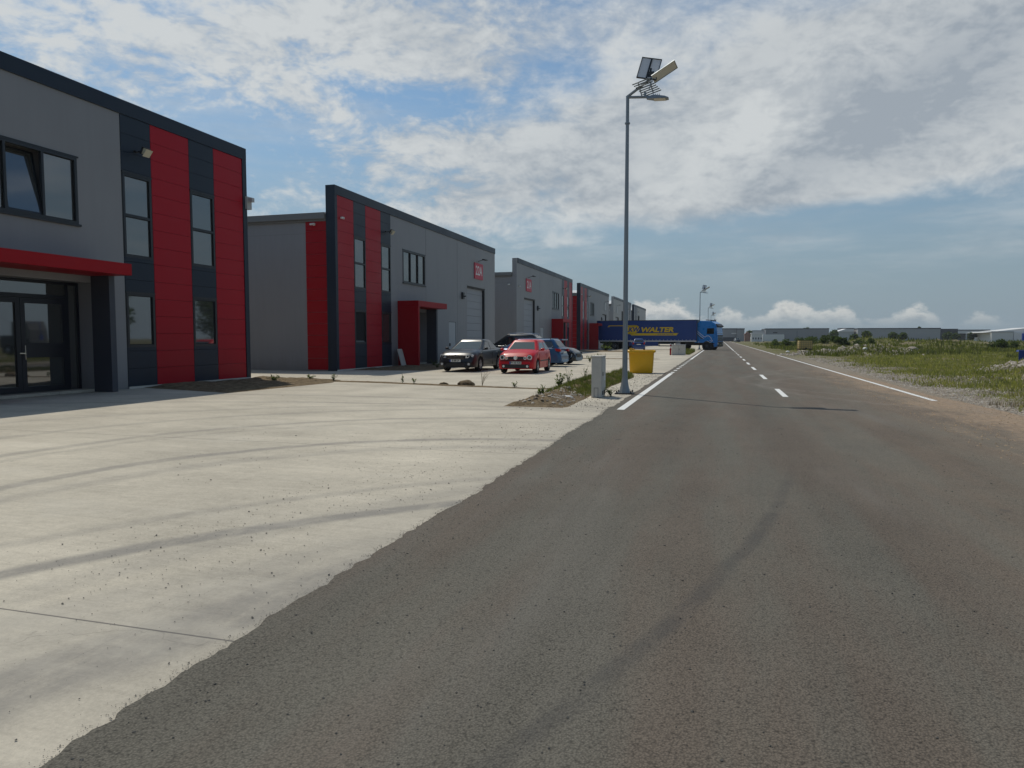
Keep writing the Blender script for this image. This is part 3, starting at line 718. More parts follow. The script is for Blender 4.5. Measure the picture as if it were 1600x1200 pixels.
B5 = warehouse(118., False, 'pale grey warehouse rising behind the middle of the lorry trailer', 5, '', False, None, 1)
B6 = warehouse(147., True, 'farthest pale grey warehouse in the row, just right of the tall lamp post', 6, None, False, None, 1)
m = MB(); m.box(.01, .04, 10.1, 13.1, 4.5, 6.4); m.obj('dark_window', 'gasket', B5)
m = MB(); m.box(-.04, .12, 24.0, 24.28, 6.3, 6.75); m.box(.1, .3, 24.05, 24.2, 6.55, 6.7); m.obj('alarm_box', 'offwhite', B1)

# grey board leaning on the porch of the second hall
m = MB(); m.box(-.02, .02, -.28, .28, 0, .95, T((0, 0, 0.02), ry=R(-16)))
o = m.obj('leaning_board', 'cabinet'); o.location = (-16.45, 35.35, 0); tag(o, 'small grey board leaning against the red porch wall of warehouse 22A', 'board')

# ================================================================== STREET LAMPS
def make_lamp():
    root = thing('street_lamp', 'tall galvanised solar street lamp in the foreground beside the grey cabinet', 'street lamp', (-2.47, 19.4, 0), 0, 'solar street lamps along the left kerb')
    m = MB(); rg = []
    prof = [(.16, .02), (.15, .06), (.11, .22), (.080, .42), (.074, .6), (.060, 4), (.047, 6.9), (.045, 7.93)]
    for r, h in prof: rg.append([Vector((r*math.cos(2*math.pi*(k+.5)/8), r*math.sin(2*math.pi*(k+.5)/8), h)) for k in range(8)])
    m.rings(rg); m.tube([(0, 0, 7.2), (0, 0, 7.24)], .07, 8); m.obj('pole', 'galv', root)
    m = MB(); m.box(-.24, .24, -.24, .24, -.005, .03)
    for a in (-1, 1):
        for b in (-1, 1): m.tube([(a*.19, b*.19, .03), (a*.19, b*.19, .09)], .02, 6)
    m.obj('base_plate', 'darkmetal', root)
    m = MB(); m.tube([(-.02, 0, 7.9), (.78, 0, 7.84)], .036, 8); m.tube([(.46, 0, 7.86), (.46, 0, 7.98)], .035, 6); m.obj('arm', 'galv', root)
    m = MB(); m.tube([(-.03, 0, 7.90), (.66, 0, 8.36)], .038, 8); m.obj('upper_arm', 'galv', root)
    # luminaires
    def lum(M):
        m = MB(); m.rings([[M @ Vector(p) for p in r] for r in ([(-.05, -.04, -.02), (-.05, .04, -.02), (-.05, .04, .03), (-.05, -.04, .03)], [(.12, -.11, -.03), (.12, .11, -.03), (.12, .09, .07), (.12, -.09, .07)], [(.42, -.14, -.035), (.42, .14, -.035), (.42, .11, .02), (.42, -.11, .02)], [(.52, -.09, -.03), (.52, .09, -.03), (.52, .08, -.01), (.52, -.08, -.01)])])
        for q in range(4): m.box(.12+q*.05, .13+q*.05, -.09, .09, .03, .09, M)
        o = m.obj('luminaire', 'galv', root, fix=True)
        m = MB(); m.box(.14, .44, -.11, .11, -.045, -.036, M); m.obj('lens', 'lampunder', o)
    lum(T((.55, 0, 7.82), ry=R(3)))
    # tilted second panel seen edge-on, tan underside
    M = T((.95, -.02, 8.46), ry=R(-30), rx=R(-38))
    m = MB(); m.box(-.34, .34, -.115, .115, -.012, .012, M); o = m.obj('solar_panel', 'lampunder', root); tag(o, 'slim tan solar panel seen edge on')
    m = MB(); m.box(-.34, .34, -.125, -.11, -.02, .016, M); m.box(-.34, .34, .11, .125, -.02, .016, M); m.box(.325, .34, -.11, .11, -.02, .016, M); m.obj('panel_frame', 'galv', o)
    # main panel, back towards the carriageway camera side
    M = T((.55, .06, 8.60), ry=R(13), rx=R(-16))
    m = MB(); m.box(-.25, .25, -.012, .012, -.29, .29, M); o = m.obj('solar_panel', 'panelback', root)
    m = MB()
    for q in ((-.265, -.25, -.30, .30), (.25, .265, -.30, .30), (-.265, .265, -.305, -.29), (-.265, .265, .29, .305)): m.box(q[0], q[1], -.03, .016, q[2], q[3], M)
    m.box(-.02, .02, -.035, -.012, -.29, .29, M); m.obj('panel_frame', 'darkmetal', o)
    m = MB(); m.tube([(.5, 0, 8.25), (.58, .04, 8.45), (.6, .06, 8.6)], .03, 8); m.box(.50, .68, -.02, .08, 8.36, 8.50); m.tube([(.66, 0, 8.36), (.80, 0, 8.40)], .025, 6); m.obj('bracket', 'darkmetal', root)
    # louvred battery rack
    m = MB(); M = T((.50, 0, 8.12), ry=R(-16), rx=R(-58))
    for q in range(8): m.box(-.34+.03*q, .12+.03*q, -.20+.055*q, -.17+.055*q, -.01, .015, M)
    m.box(-.2, -.17, -.20, .20, -.02, -.01, M); m.box(.1, .13, -.20, .20, -.02, -.01, M); m.tube([(.56, -.1, 8.0), (.66, -.1, 8.30)], .012, 5); m.obj('battery_rack', 'galv', root)
    return root
lamp = make_lamp()
for lx, ly, k, lb in ((-2.75, 102.5, 1.0, 'second street lamp, rising behind the lorry cab'), (-2.45, 154, .995, 'third street lamp down the road behind the lorry cab roof'), (-2.45, 203, .99, 'fourth street lamp down the road, small in the distance'), (-2.45, 270, .97, 'farthest tiny street lamp down the road')):
    c = copy_tree(lamp); c.location = (lx, ly, 0); c.scale = (1, 1, k); c['label'] = lb

# ================================================================== CABINETS, BIN, POST
cb = thing('utility_cabinet', 'tall narrow grey concrete meter cabinet beside the foreground lamp post', 'utility cabinet', (-3.0, 18.25, 0))
m = MB(); m.box(-.13, .13, -.34, .30, 0, 1.02); m.obj('body', 'cabinet', cb, bevel=.012)
m = MB(); m.box(-.14, .14, -.35, .31, 1.02, 1.06); m.obj('cap', 'cabinet', cb, bevel=.01)
m = MB()
m.box(.131, .143, -.28, .26, .22, .98); m.obj('door', 'cabinet', cb, bevel=.006)
m = MB(); m.box(.144, .150, .02, .16, .42, .55); m.obj('meter_window', 'white', cb)
m = MB(); m.box(.131, .138, -.2, -.05, .06, .16); m.box(.131, .138, .08, .2, .05, .16); m.box(-.06, -.052, -.346, -.341, 0.0, .24); m.box(.04, .048, -.346, -.341, 0., .24); m.box(-.06, .048, -.346, -.341, .24, .248); m.box(.144, .158, -.24, -.22, .55, .65); m.obj('vent', 'gasket', cb)
cb2 = thing('utility_cabinet', 'low wide grey concrete cabinet far down the pavement beside the red and white post', 'utility cabinet', (-3.6, 66.5, 0))
m = MB(); m.box(-.6, .6, -.3, .3, 0, .9); m.obj('body', 'cabinet', cb2, bevel=.02)
m = MB(); m.box(-.63, .63, -.33, .33, .9, .96); m.obj('cap', 'offwhite', cb2, bevel=.01)
m = MB(); m.box(-.005, .005, -.306, -.301, .08, .86); m.box(-.5, .5, -.304, -.301, .05, .058); m.box(.05, .08, -.32, -.301, .45, .6); m.obj('door_seam', 'gasket', cb2)
rp = thing('marker_post', 'red and white marker post left of the low grey cabinet', 'post', (-4.32, 66.3, 0))
m = MB(); m.tube([(0, 0, 0), (0, 0, .62)], .075, 10); m.tube([(0, 0, .8), (0, 0, .95)], [.075, .05], 10); m.obj('red_band', 'red_plain', rp, smooth=True)
m = MB(); m.tube([(0, 0, .62), (0, 0, .80)], .075, 10); m.obj('white_band', 'white', rp, smooth=True); m = MB(); m.tube([(0, 0, .95), (0, 0, 1.05)], [.05, .02], 10); m.obj('white_band', 'white', rp, smooth=True)

yb = thing('grit_bin', 'yellow plastic tapered bin standing on the pavement behind the lamp post', 'bin', (-3.28, 31.4, 0), R(3))
def rrect(hx, hy, r, z, n=5, bx=0):
    p = []
    for qx, qy, a0 in ((1, 1, 0), (-1, 1, 90), (-1, -1, 180), (1, -1, 270)):
        for k in range(n): a = R(a0+90*k/(n-1)); p.append(Vector((qx*(hx-r)+r*math.cos(a)+bx, qy*(hy-r)+r*math.sin(a), z)))
    return p
m = MB(); m.rings([rrect(.46, .36, .10, 0), rrect(.49, .39, .12, .05), rrect(.53, .43, .13, .88), rrect(.60, .50, .14, .90), rrect(.61, .51, .14, .97), rrect(.585, .485, .13, 1.0), rrect(.51, .41, .12, .99), rrect(.45, .35, .10, .1)])
m.obj('body', 'yellow', yb, smooth=True, ang=50)
m = MB(); m.box(-.50, -.40, -.46, -.38, 1.0, 1.09); m.box(-.34, -.27, -.46, -.38, 1.0, 1.05); m.tube([(-.5, -.40, 1.07), (-.3, -.40, 1.05)], .02, 6); m.obj('hinge', 'yellow', yb)
m = MB(); m.rings([rrect(.4, .3, .08, .001), rrect(.4, .3, .08, .03)]); m.obj('foot', 'black', yb)
# ================================================================== CARS
def lerp(a, b, t): return a+(b-a)*t
def interp(x, pts):
    if x <= pts[0][0]: return pts[0][1]
    for (a, b), (c, d) in zip(pts[:-1], pts[1:]):
        if x <= c:
            t = (x-a)/(c-a); return lerp(b, d, t)
    return pts[-1][1]
def smooth_interp(x, pts, w=.06):
    return (interp(x-w, pts)+interp(x, pts)*2+interp(x+w, pts))/4
def wheel(root, x, y, r, wd, side, rimm='rim', hub=True):
    M = T((x, y, r)) @ Matrix.Rotation(R(-90*side), 4, 'X')
    m = MB(); m.lathe([(r*.62, -wd), (r*.93, -wd), (r, -wd*.8), (r, -wd*.15), (r*.94, 0.), (r*.70, .012), (r*.66, -.02), (r*.62, -.03)], 28, M)
    wo = m.obj('wheel', 'tyre', root, smooth=True, ang=50, fix=True)
    m = MB(); m.lathe([(r*.66, -.045), (r*.655, .0), (r*.61, .004), (r*.58, -.035), (.03, -.02)], 24, M)
    for k in range(7):
        a = 2*math.pi*k/7; m.box(.05, r*.62, -.022, .022, -.03, .003, M @ Matrix.Rotation(a, 4, 'Z'))
    m.lathe([(.06, -.03), (.06, .006), (.02, .012)], 12, M); m.obj('rim', rimm, wo, smooth=True, fix=True)
    return wo
def make_car(name, label, loc, heading, paint, L, Wd, H, wb, fo, deck, gh, r=.31, tw=.2, wind='windscreen', style='', rear=None, group='cars parked in front of the warehouses', glass='car_glass', sill=.2, rimm='rim'):
    """deck: (x from front, z) line over bonnet, belt and boot; gh: greenhouse (cowl x, roof front x, roof rear x, rear base x, belt z)
    local +X is forward"""
    root = thing(name, label, 'car', loc, heading, group)
    hw = Wd/2; xf = L/2
    ax = [fo, fo+wb]
    def wpl(s):    # plan half width
        e = min(s, L-s); f = interp(e, [(0, .84), (.05, .895), (.15, .945), (.35, .98), (.8, 1.0)]); return hw*f
    st = sorted(set([0, .02, .05, .1, .18, L, L-.02, L-.05, L-.1, L-.18]+[L*i/60 for i in range(61)]+[a+dx for a in ax for dx in (-r-.07, -r-.065, r+.065, r+.07)]))
    rg = []
    for s in st:
        w_ = wpl(s); zb = smooth_interp(s, deck); za = sill+ (.06 if s < .1 or s > L-.1 else 0)
        for a in ax:
            d = abs(s-a); q = r+.066
            if d < q: za = max(za, r+math.sqrt(q*q-d*d)*.98)
        zf = sill; x = xf-s; cr = .045
        lean = .0
        zbelt = zb; h = zbelt-za
        pts = [(0, zf), (w_-.24, zf), (w_-.235, max(za, zf+.001)), (w_-.035, max(za, zf+.001)), (w_-.012, za+.02), (w_, za+h*.35), (w_, za+h*.55), (w_-.012, zbelt-.16 if h > .3 else za+h*.7), (w_-.035, zbelt-.07 if h > .2 else za+h*.85), (w_-.10, zbelt-.015), (w_-.22, zbelt+cr*.35), (w_*.45, zbelt+cr*.85), (0, zbelt+cr)]
        kf = max(0, 1-s/.55)*.42; kr = max(0, 1-(L-s)/.5)*.30
        def P3(p, sg):
            q = max(0, p[1]-.45); return Vector((x-kf*q+kr*q, sg*p[0], p[1]))
        rg.append([P3(p, 1) for p in pts]+[P3(p, -1) for p in reversed(pts[1:-1])])
    def shrink(r, dx): return [Vector((p.x+dx, p.y*.93, .48+(p.z-.48)*.90)) for p in r]
    rg = [shrink(rg[0], .035)]+rg+[shrink(rg[-1], -.03)]
    m = MB(); m.rings(rg); m.obj('body', paint, root, smooth=True, ang=32, fix=True)
    # greenhouse
    c0, r0, r1, c1, zb = gh[:5]; wb_ = hw-.07; wt = hw-.26; z1 = H
    def ring(t, ins=0., zz=None):
        a = xf-lerp(c0, r0, t)-ins; b = xf-lerp(c1, r1, t)+ins; w_ = lerp(wb_, wt, t)-ins*.8; rad = lerp(.16, .13, t); z = lerp(zb-.05, z1-.09, t) if zz is None else zz
        p = []
        for X, Y, a0 in ((a, 1, 0), (b, 1, 90), (b, -1, 180), (a, -1, 270)):
            for k in range(5):
                an = R(a0+90*k/4); sx = 1 if X == a else -1
                p.append(Vector((X-sx*rad+rad*math.cos(an), Y*(w_-rad)+rad*math.sin(an), z)))
        return p
    m = MB(); m.rings([ring(0), ring(.5), ring(1.), ring(1.0, .035, z1-.052), ring(1., .11, z1-.022), ring(1., .3, z1-.004), ring(1., .5, z1)]); m.obj('roof', paint, root, smooth=True, ang=50, fix=True)
    rof = None
    zt = lambda t: lerp(zb-.05, z1-.09, t)
    fx = lambda t: xf-lerp(c0, r0, t); bx_ = lambda t: xf-lerp(c1, r1, t); ww = lambda t: lerp(wb_, wt, t)
    # windscreen and rear window
    def endglass(nm, t0, t1, front, mt, k0=.13, k1=.12):
        m = MB(); n = 6; X = fx if front else bx_; s = 1 if front else -1
        rows = []
        for t in (t0, (t0+t1)/2, t1):
            row = []
            for i in range(n+1):
                f = -1+2*i/n; y = f*(ww(t)-lerp(k0, k1, t)); row.append((X(t)+s*(.008), y, zt(t)))
            rows.append(row)
        for a, b in zip(rows[:-1], rows[1:]):
            for i in range(n):
                q = [a[i], a[i+1], b[i+1], b[i]]
                m.quad(*(q if s > 0 else q[::-1]))
        return m.obj(nm, mt, root, smooth=True)
    ws = endglass('windscreen', .13, .93, True, wind)
    endglass('rear_window', .25, .90, False, glass)
    m = MB(); t = .115
    m.box(fx(t)+.0, fx(t)+.022, -ww(t)+.16, ww(t)-.16, zt(t)-.03, zt(t)-.002)
    for yy0 in (-.35, .25): m.tube([(fx(.12)+.03, yy0, zt(.12)), (fx(.17)+.025, yy0+.45, zt(.17))], .010, 5)
    m.obj('wiper', 'black', root)
    # side windows
    fr = gh[5] if len(gh) > 5 else [(.10, .46), (.50, .82)]
    for s in (-1, 1):
        for f0, f1 in fr:
            m = MB(); t0, t1 = .17, .88
            def sp(f, t, o=.007):
                a, b = fx(t), bx_(t); return (lerp(a, b, f), s*(ww(t)+o), zt(t))
            q = [sp(f0, t0), sp(f1, t0), sp(f1, t1), sp(f0 if f0 > .2 else f0+.02, t1)]
            m.quad(*(q if s < 0 else q[::-1])); m.obj('side_window', glass, root)
        # mirror
        m = MB(); xx = fx(.1)-.12; M = T((xx, s*(hw+.09), zb+.05))
        m.rings([[M @ Vector((.05*math.cos(a)*k-.02, .085*math.sin(a)*k*1., .0+zz)) for a in [2*math.pi*i/8 for i in range(8)]] for k, zz in ((.6, -.055), (1, -.03), (1, .04), (.6, .06))]); m.box(xx-.02, xx+.02, s*(hw-.07), s*(hw+.04), zb-.01, zb+.02)
        m.obj('mirror', paint if style == 'hatch' else 'black' if style == 'sedan' else paint, root, smooth=True)
        # seams, sill, handles: front door and rear door
        m = MB()
        xs_ = [fx(.0)-.02, lerp(fx(.5), bx_(.5), .5)]+([] if style == 'hatch' else [lerp(fx(.2), bx_(.2), .86)])
        if style == 'hatch': xs_ = [fx(.0)-.02, lerp(fx(.5), bx_(.5), .58)]
        for q in xs_: m.box(q-.005, q+.005, s*(hw-.03), s*(hw+.006), sill+.08, zb-.13)
        m.obj('door_seam', 'gasket', root)
        if style in ('hatch', 'sedan', 'wagon'):
            m = MB(); a = xf-ax[0]-r-.12; b = xf-ax[1]+r+.12; m.box(b, a, s*(hw-.02), s*(hw+.014), .50, .555); m.obj('side_strip', 'black' if style == 'hatch' else paint, root, bevel=.006)
        for q in xs_[1:]: m = MB(); m.box(q+.08, q+.24, s*(hw-.02), s*(hw+.018), zb-.20, zb-.165); m.obj('door_handle', paint, root)
        for a in ax: wheel(root, xf-a, s*(hw-.015), r, tw, s, rimm)
    # nose / tail coordinates
    def nx(s, o=.0): return (xf-s+o)
    return root, hw, xf
def plate(root, x, z, txt, s=1, w_=.52):
    m = MB(); m.box(x-.006, x+.010, -w_/2, w_/2, z-.056, z+.056); p = m.obj('number_plate', 'plate', root)
    xx = x+.011 if s > 0 else x-.008
    m = MB(); m.box(x+.002, xx+.001, -w_/2, -w_/2+.05, z-.055, z+.055)
    m.obj('plate_band', 'plateblue', p)
    M = frameM((xx, .02*s, z), (0, s, 0), (0, 0, 1), (s, 0, 0)); text_mesh(txt, .105, M, depth=.001, bold=.003).obj('lettering', 'black', p)
    return p
def disc(mb, x, y, z, r, x2, n=20, r2=None):
    mb.rings([[(xx, y+rr*math.cos(2*math.pi*k/n), z+rr*math.sin(2*math.pi*k/n)) for k in range(n)] for xx, rr in ((x, r), (x2, r if r2 is None else r2))]); return mb

# --- red three door hatchback, nose to the camera
L = 3.9; deck = [(0, .70), (.06, .80), (.3, .88), (.9, .98), (1.25, 1.0), (3.0, .99), (3.75, .98), (3.9, .80)]
red, hw, xf = make_car('parked_car', 'small red three door hatchback facing the camera', (-8.42, 31.05, 0), R(-88), 'car_red', L, 1.65, 1.465, 2.46, .78, deck, (.98, 1.72, 3.35, 3.82, .97, [(.13, .55), (.60, .90)]), r=.30, style='hatch')
m = MB(); m.box(xf-.03, xf+.006, -.36, .36, .60, .72); g = m.obj('grille', 'black', red)
m = MB()
for q in range(3): m.box(xf+.006, xf+.010, -.35, .35, .62+q*.032, .628+q*.032)
m.obj('grille_bar', 'darkmetal', g)
for s in (-1, 1):
    m = MB(); disc(m, xf-.14, s*.60, .695, .118, xf-.035, r2=.112); h = m.obj('headlight', 'headlamp', red, smooth=True)
    m = MB(); disc(m, xf-.04, s*.60, .695, .065, xf-.028); m.obj('lens', 'car_glass', h, smooth=True)
    m = MB(); disc(m, xf-.10, s*.60, .695, .130, xf-.045); m.obj('bezel', 'car_red', h, smooth=True)
    m = MB(); disc(m, xf-.06, s*.41, .665, .072, xf+.008, r2=.068); h = m.obj('inner_light', 'headlamp', red, smooth=True)
    m = MB(); disc(m, xf, s*.41, .665, .035, xf+.012); m.obj('lens', 'orange' if s < 0 else 'car_glass', h, smooth=True)
    m = MB(); disc(m, xf-.05, s*.52, .32, .05, xf+.052); m.obj('fog_light', 'headlamp', red, smooth=True)
m = MB(); m.box(xf-.10, xf+.02, -.70, .70, .535, .565); m.obj('bumper_strip', 'black', red, bevel=.01)
m = MB(); m.box(xf-.10, xf+.044, -.60, .60, .235, .40); m.obj('lower_intake', 'black', red, bevel=.01)
m = MB(); n = 20
m.rings([[(x, .085*rr*math.cos(2*math.pi*k/n), .675+.085*rr*math.sin(2*math.pi*k/n)) for k in range(n)] for x, rr in ((xf+.008, 1), (xf+.022, 1), (xf+.022, .84), (xf+.014, .84))]); e = m.obj('badge', 'chrome', red, fix=True)
m = MB(); 
for pts in (((-.035, .745), (0, .685), (.035, .745)), ((-.062, .715), (-.032, .61), (0, .668), (.032, .61), (.062, .715))):
    for a, b in zip(pts[:-1], pts[1:]): m.tube([(xf+.018, a[0], a[1]), (xf+.018, b[0], b[1])], .008, 5)
m.obj('emblem_letters', 'chrome', e)
plate(red, xf+.044, .465, 'PH 00 KID')
m = MB(); m.box(xf-.9, xf-.6, .1, .12, 0, 0.001)
# --- dark grey saloon, nose to the camera
L = 4.65; deck = [(0, .72), (.06, .80), (.35, .88), (1.1, .98), (1.35, 1.0), (3.5, 1.02), (3.9, 1.05), (4.5, 1.04), (4.65, .85)]
sed, hw, xf = make_car('parked_car', 'dark grey four door saloon facing the camera, left of the red hatchback', (-11.38, 32.2, 0), R(-90), 'car_grey', L, 1.76, 1.48, 2.70, .95, deck, (1.22, 2.15, 3.25, 4.05, .99, [(.12, .48), (.52, .84)]), r=.32, style='sedan')
m = MB(); m.box(xf-.03, xf+.006, -.42, .42, .60, .715); g = m.obj('grille', 'black', sed)
m = MB(); m.box(xf+.0, xf+.016, -.44, .44, .715, .745); m.box(xf, xf+.014, -.40, .40, .585, .603)
for q in range(3): m.box(xf+.006, xf+.010, -.4, .4, .63+q*.03, .637+q*.03)
m.obj('grille_bar', 'chrome', g)
m = MB(); disc(m, xf, 0, .73, .05, xf+.022, r2=.045); m.obj('badge', 'chrome', sed, smooth=True)
for s in (-1, 1):
    poly = [(s*.47, .625), (s*.77, .635), (s*.80, .76), (s*.72, .80), (s*.50, .76)]
    m = MB(); m.rings([[(xf-.22, p[0], p[1]) for p in poly], [(xf+.004-.16*max(0, (abs(p[0])-.5)/.3), p[0], p[1]) for p in poly]]); h = m.obj('headlight', 'headlamp', sed, fix=True)
    m = MB(); disc(m, xf-.05, s*.68, .71, .045, xf-.045+.0, r2=.04); disc(m, xf-.03, s*.57, .70, .04, xf-.005, r2=.035); m.obj('lens', 'car_glass', h)
    m = MB(); disc(m, xf-.08, s*.64, .36, .055, xf+.042); m.obj('fog_light', 'headlamp', sed, smooth=True)
m = MB(); m.box(xf-.06, xf+.044, -.46, .46, .25, .40); m.box(xf-.06, xf+.040, -.74, -.54, .28, .44); m.box(xf-.06, xf+.040, .54, .74, .28, .44); m.obj('lower_intake', 'black', sed, bevel=.01)
m = MB(); m.box(xf-.06, xf+.05, -.70, .70, .445, .455); m.obj('bumper_seam', 'gasket', sed)
plate(sed, xf+.04, .51, 'B 88 LP')
# --- blue estate, tail to the right
L = 4.55; deck = [(0, .70), (.3, .86), (1.1, .96), (1.4, .98), (3.2, 1.0), (4.3, 1.02), (4.45, .99), (4.55, .82)]
wag, hw, xf = make_car('parked_car', 'blue estate car behind the red hatchback with its red tail light showing', (-10.35, 38.0, 0), R(176), 'car_blue', L, 1.78, 1.50, 2.65, .90, deck, (1.15, 1.95, 4.12, 4.48, .98, [(.10, .38), (.41, .68), (.72, .93)]), r=.33, style='wagon')
for s in (-1, 1):
    poly = [(-xf-.005, .93), (-xf+.30, .97), (-xf+.24, .83), (-xf-.01, .80)]
    m = MB(); m.prism(poly, 1, s*(hw-.20), s*(hw-.005)); m.obj('tail_light', 'tail', wag, fix=True)
    m = MB(); m.box(-xf+.55, xf-1.9, s*.60, s*.63, 1.50, 1.53); m.box(-xf+.6, -xf+.64, s*.60, s*.63, 1.45, 1.5); m.obj('roof_rail', 'chrome', wag)
    m = MB(); m.tube([(-xf+1.1, s*(hw-.06), .995), (-xf+.52, s*(hw-.06), 1.0), (-xf+.44, s*(hw-.10), 1.1)], .014, 5); m.obj('window_trim', 'chrome', wag)
m = MB(); m.box(-xf-.02, -xf+.05, -.72, .72, .38, .60); m.obj('rear_bumper', 'car_blue', wag, bevel=.03)
m = MB(); m.box(-xf-.01, -xf+.10, -.60, .60, 1.40, 1.47); m.obj('roof_spoiler', 'car_blue', wag, bevel=.02)
m = MB(); m.box(-xf-.03, -xf-.005, -.26, .26, .70, .81); m.obj('number_plate', 'plate', wag)
# --- black estate / SUV behind
L = 4.85; deck = [(0, .85), (.3, .98), (1.1, 1.08), (1.4, 1.10), (3.2, 1.12), (4.5, 1.14), (4.85, .95)]
suv, hw, xf = make_car('parked_car', 'tall black SUV with silver roof rails behind the blue estate car', (-12.75, 43.9, 0), R(178), 'car_black', L, 1.88, 1.78, 2.80, .92, deck, (1.2, 2.1, 4.0, 4.75, 1.10, [(.10, .38), (.41, .68), (.72, .93)]), r=.36, style='suv')
for s in (-1, 1):
    m = MB(); m.tube([(xf-2.2, s*.64, 1.74), (xf-2.4, s*.64, 1.82), (xf-3.2, s*.64, 1.85), (-xf+1.0, s*.64, 1.80), (-xf+.85, s*.64, 1.73)], .022, 6); m.obj('roof_rail', 'chrome', suv)
    m = MB(); m.box(-xf-.005, -xf+.22, s*(hw-.2), s*(hw-.0), .95, 1.10); m.obj('tail_light', 'tail', suv)
# --- black liftback, nose to the right
L = 4.5; deck = [(0, .66), (.08, .78), (.4, .90), (1.1, 1.0), (1.4, 1.02), (3.2, 1.02), (4.3, 1.06), (4.5, .85)]
lif, hw, xf = make_car('parked_car', 'low black saloon with its nose showing right of the blue estate car', (-10.1, 41.0, 0), R(-6), 'car_black', L, 1.80, 1.45, 2.68, .88, deck, (1.15, 2.0, 3.2, 4.2, 1.0, [(.12, .48), (.52, .84)]), r=.33, style='sedan2')
for s in (-1, 1):
    poly = [(xf-.42, .80), (xf-.05, .70), (xf+.0, .60), (xf-.35, .70)]
    m = MB(); m.prism(poly, 1, s*(hw-.10), s*(hw-.012)); m.obj('headlight', 'car_glass', lif, fix=True)
    m = MB(); m.tube([(xf-.16, s*(hw-.05), .64), (xf-.2, s*(hw-.03), .45), (xf-.35, s*(hw-.01), .34)], .014, 5); m.obj('bumper_trim', 'chrome', lif)
m = MB(); m.box(xf-.04, xf+.02, -.7, .7, .30, .34); m.obj('bumper_lip', 'rim', lif); m = MB(); m.box(xf-.03, xf+.006, -.4, .4, .42, .62); m.obj('grille', 'black', lif)
# --- small navy hatchback by the lorry, seen from behind
L = 3.7; deck = [(0, .70), (.3, .88), (.9, .98), (1.2, 1.0), (3.0, 1.0), (3.55, .98), (3.7, .80)]
nv, hw, xf = make_car('parked_car', 'small navy blue hatchback seen from behind in front of the lorry trailer', (-9.9, 91.0, 0), R(97), 'car_navy', L, 1.62, 1.50, 2.40, .75, deck, (.95, 1.6, 3.25, 3.66, .98, [(.12, .48), (.52, .88)]), r=.29, style='hatch', group='cars near the lorry')
for s in (-1, 1):
    m = MB(); m.box(-xf-.012, -xf+.15, s*(hw-.22), s*(hw-.06), .78, 1.02); m.obj('tail_light', 'tail', nv, bevel=.02)
m = MB(); m.box(-xf-.03, -xf, -.26, .26, .72, .83); m.obj('number_plate', 'plate', nv)
m = MB(); m.box(-xf-.03, -xf+.1, -.7, .7, .30, .52); m.obj('rear_bumper', 'car_navy', nv, bevel=.03)
# --- tiny dark car far down the road
fc = copy_tree(suv); fc.location = (6.6, 300, 0); fc.rotation_euler = (0, 0, R(-80)); fc['label'] = 'tiny dark car far down the road beside the right verge'; fc['group'] = 'cars far down the road'

# ================================================================== LORRY
lor = thing('articulated_lorry', 'blue articulated lorry with a curtain side trailer pulling out across the road', 'lorry', (-.85, 98.0, 0), R(-8))
# trailer: local frame, +X forward; kingpin near x = -1.9
TA = 0.0
M0 = T((-2.5, 0, 0), rz=R(1))
def TB(mb, *a): mb.box(*a, M0); return mb
m = MB(); TB(m, -13.1, .5, -1.27, 1.27, 1.22, 3.92); m.obj('trailer_curtain', 'curtain', lor, bevel=.02)
tr_ = lor.children[-1]
m = MB(); TB(m, -13.12, .52, -1.29, 1.29, 3.92, 3.99); TB(m, .50, .56, -1.29, 1.29, 1.1, 3.92); TB(m, -13.16, -13.1, -1.29, 1.29, 1.1, 3.92); m.obj('trailer_frame', 'fardark', lor)
m = MB(); TB(m, -13.1, .5, -1.29, 1.29, 1.10, 1.22); m.obj('side_rail', 'panelback', lor)
m = MB()
for i in range(27):
    x = -12.85+i*.5; TB(m, x, x+.05, -1.292, -1.285, 1.22, 1.40)
m.obj('curtain_strap', 'offwhite', lor)
m = MB(); TB(m, -12.9, 0, -.5, -.4, .85, 1.1); TB(m, -12.9, 0, .4, .5, .85, 1.1)
for q in range(8): TB(m, -12.5+q*1.6, -12.4+q*1.6, -1.2, 1.2, 1.0, 1.1)
TB(m, -3.0, -2.85, -.9, -.78, 0.05, 1.0); TB(m, -3.0, -2.85, .78, .9, 0.05, 1.0); TB(m, -3.12, -2.73, -1.0, -.68, .02, .05); m.obj('chassis', 'black', lor)
m = MB(); TB(m, -4.5, -2.4, -1.26, -1.23, .45, .58); TB(m, -4.5, -2.4, -1.26, -1.23, .75, .88); TB(m, -4.4, -4.35, -1.25, -1.2, .45, 1.1); TB(m, -2.6, -2.55, -1.25, -1.2, .45, 1.1); m.obj('side_guard', 'fardark', lor)
m = MB(); TB(m, -8.6, -4.6, -1.27, -.6, .5, 1.06); m.obj('pallet_box', 'curtain', lor, bevel=.02)
m = MB(); TB(m, -2.3, -1.6, -1.15, -.55, .5, 1.0); m.obj('fuel_tank', 'rim', lor, bevel=.08)
for i in range(3):
    for s in (-1, 1):
        r = .5; M = M0 @ T((-11.8+i*1.31, s*1.24, r)) @ Matrix.Rotation(R(-90*s), 4, 'X')
        m = MB(); m.lathe([(.28, -.3), (r*.95, -.3), (r, -.26), (r, -.04), (r*.95, 0), (.30, 0), (.26, -.04)], 24, M); wo = m.obj('wheel', 'tyre', lor, smooth=True, fix=True)
        m = MB(); m.lathe([(.27, -.10), (.25, -.02), (.2, -.06), (.1, -.04), (.08, .02)], 16, M); m.obj('rim', 'rim', wo, smooth=True, fix=True)
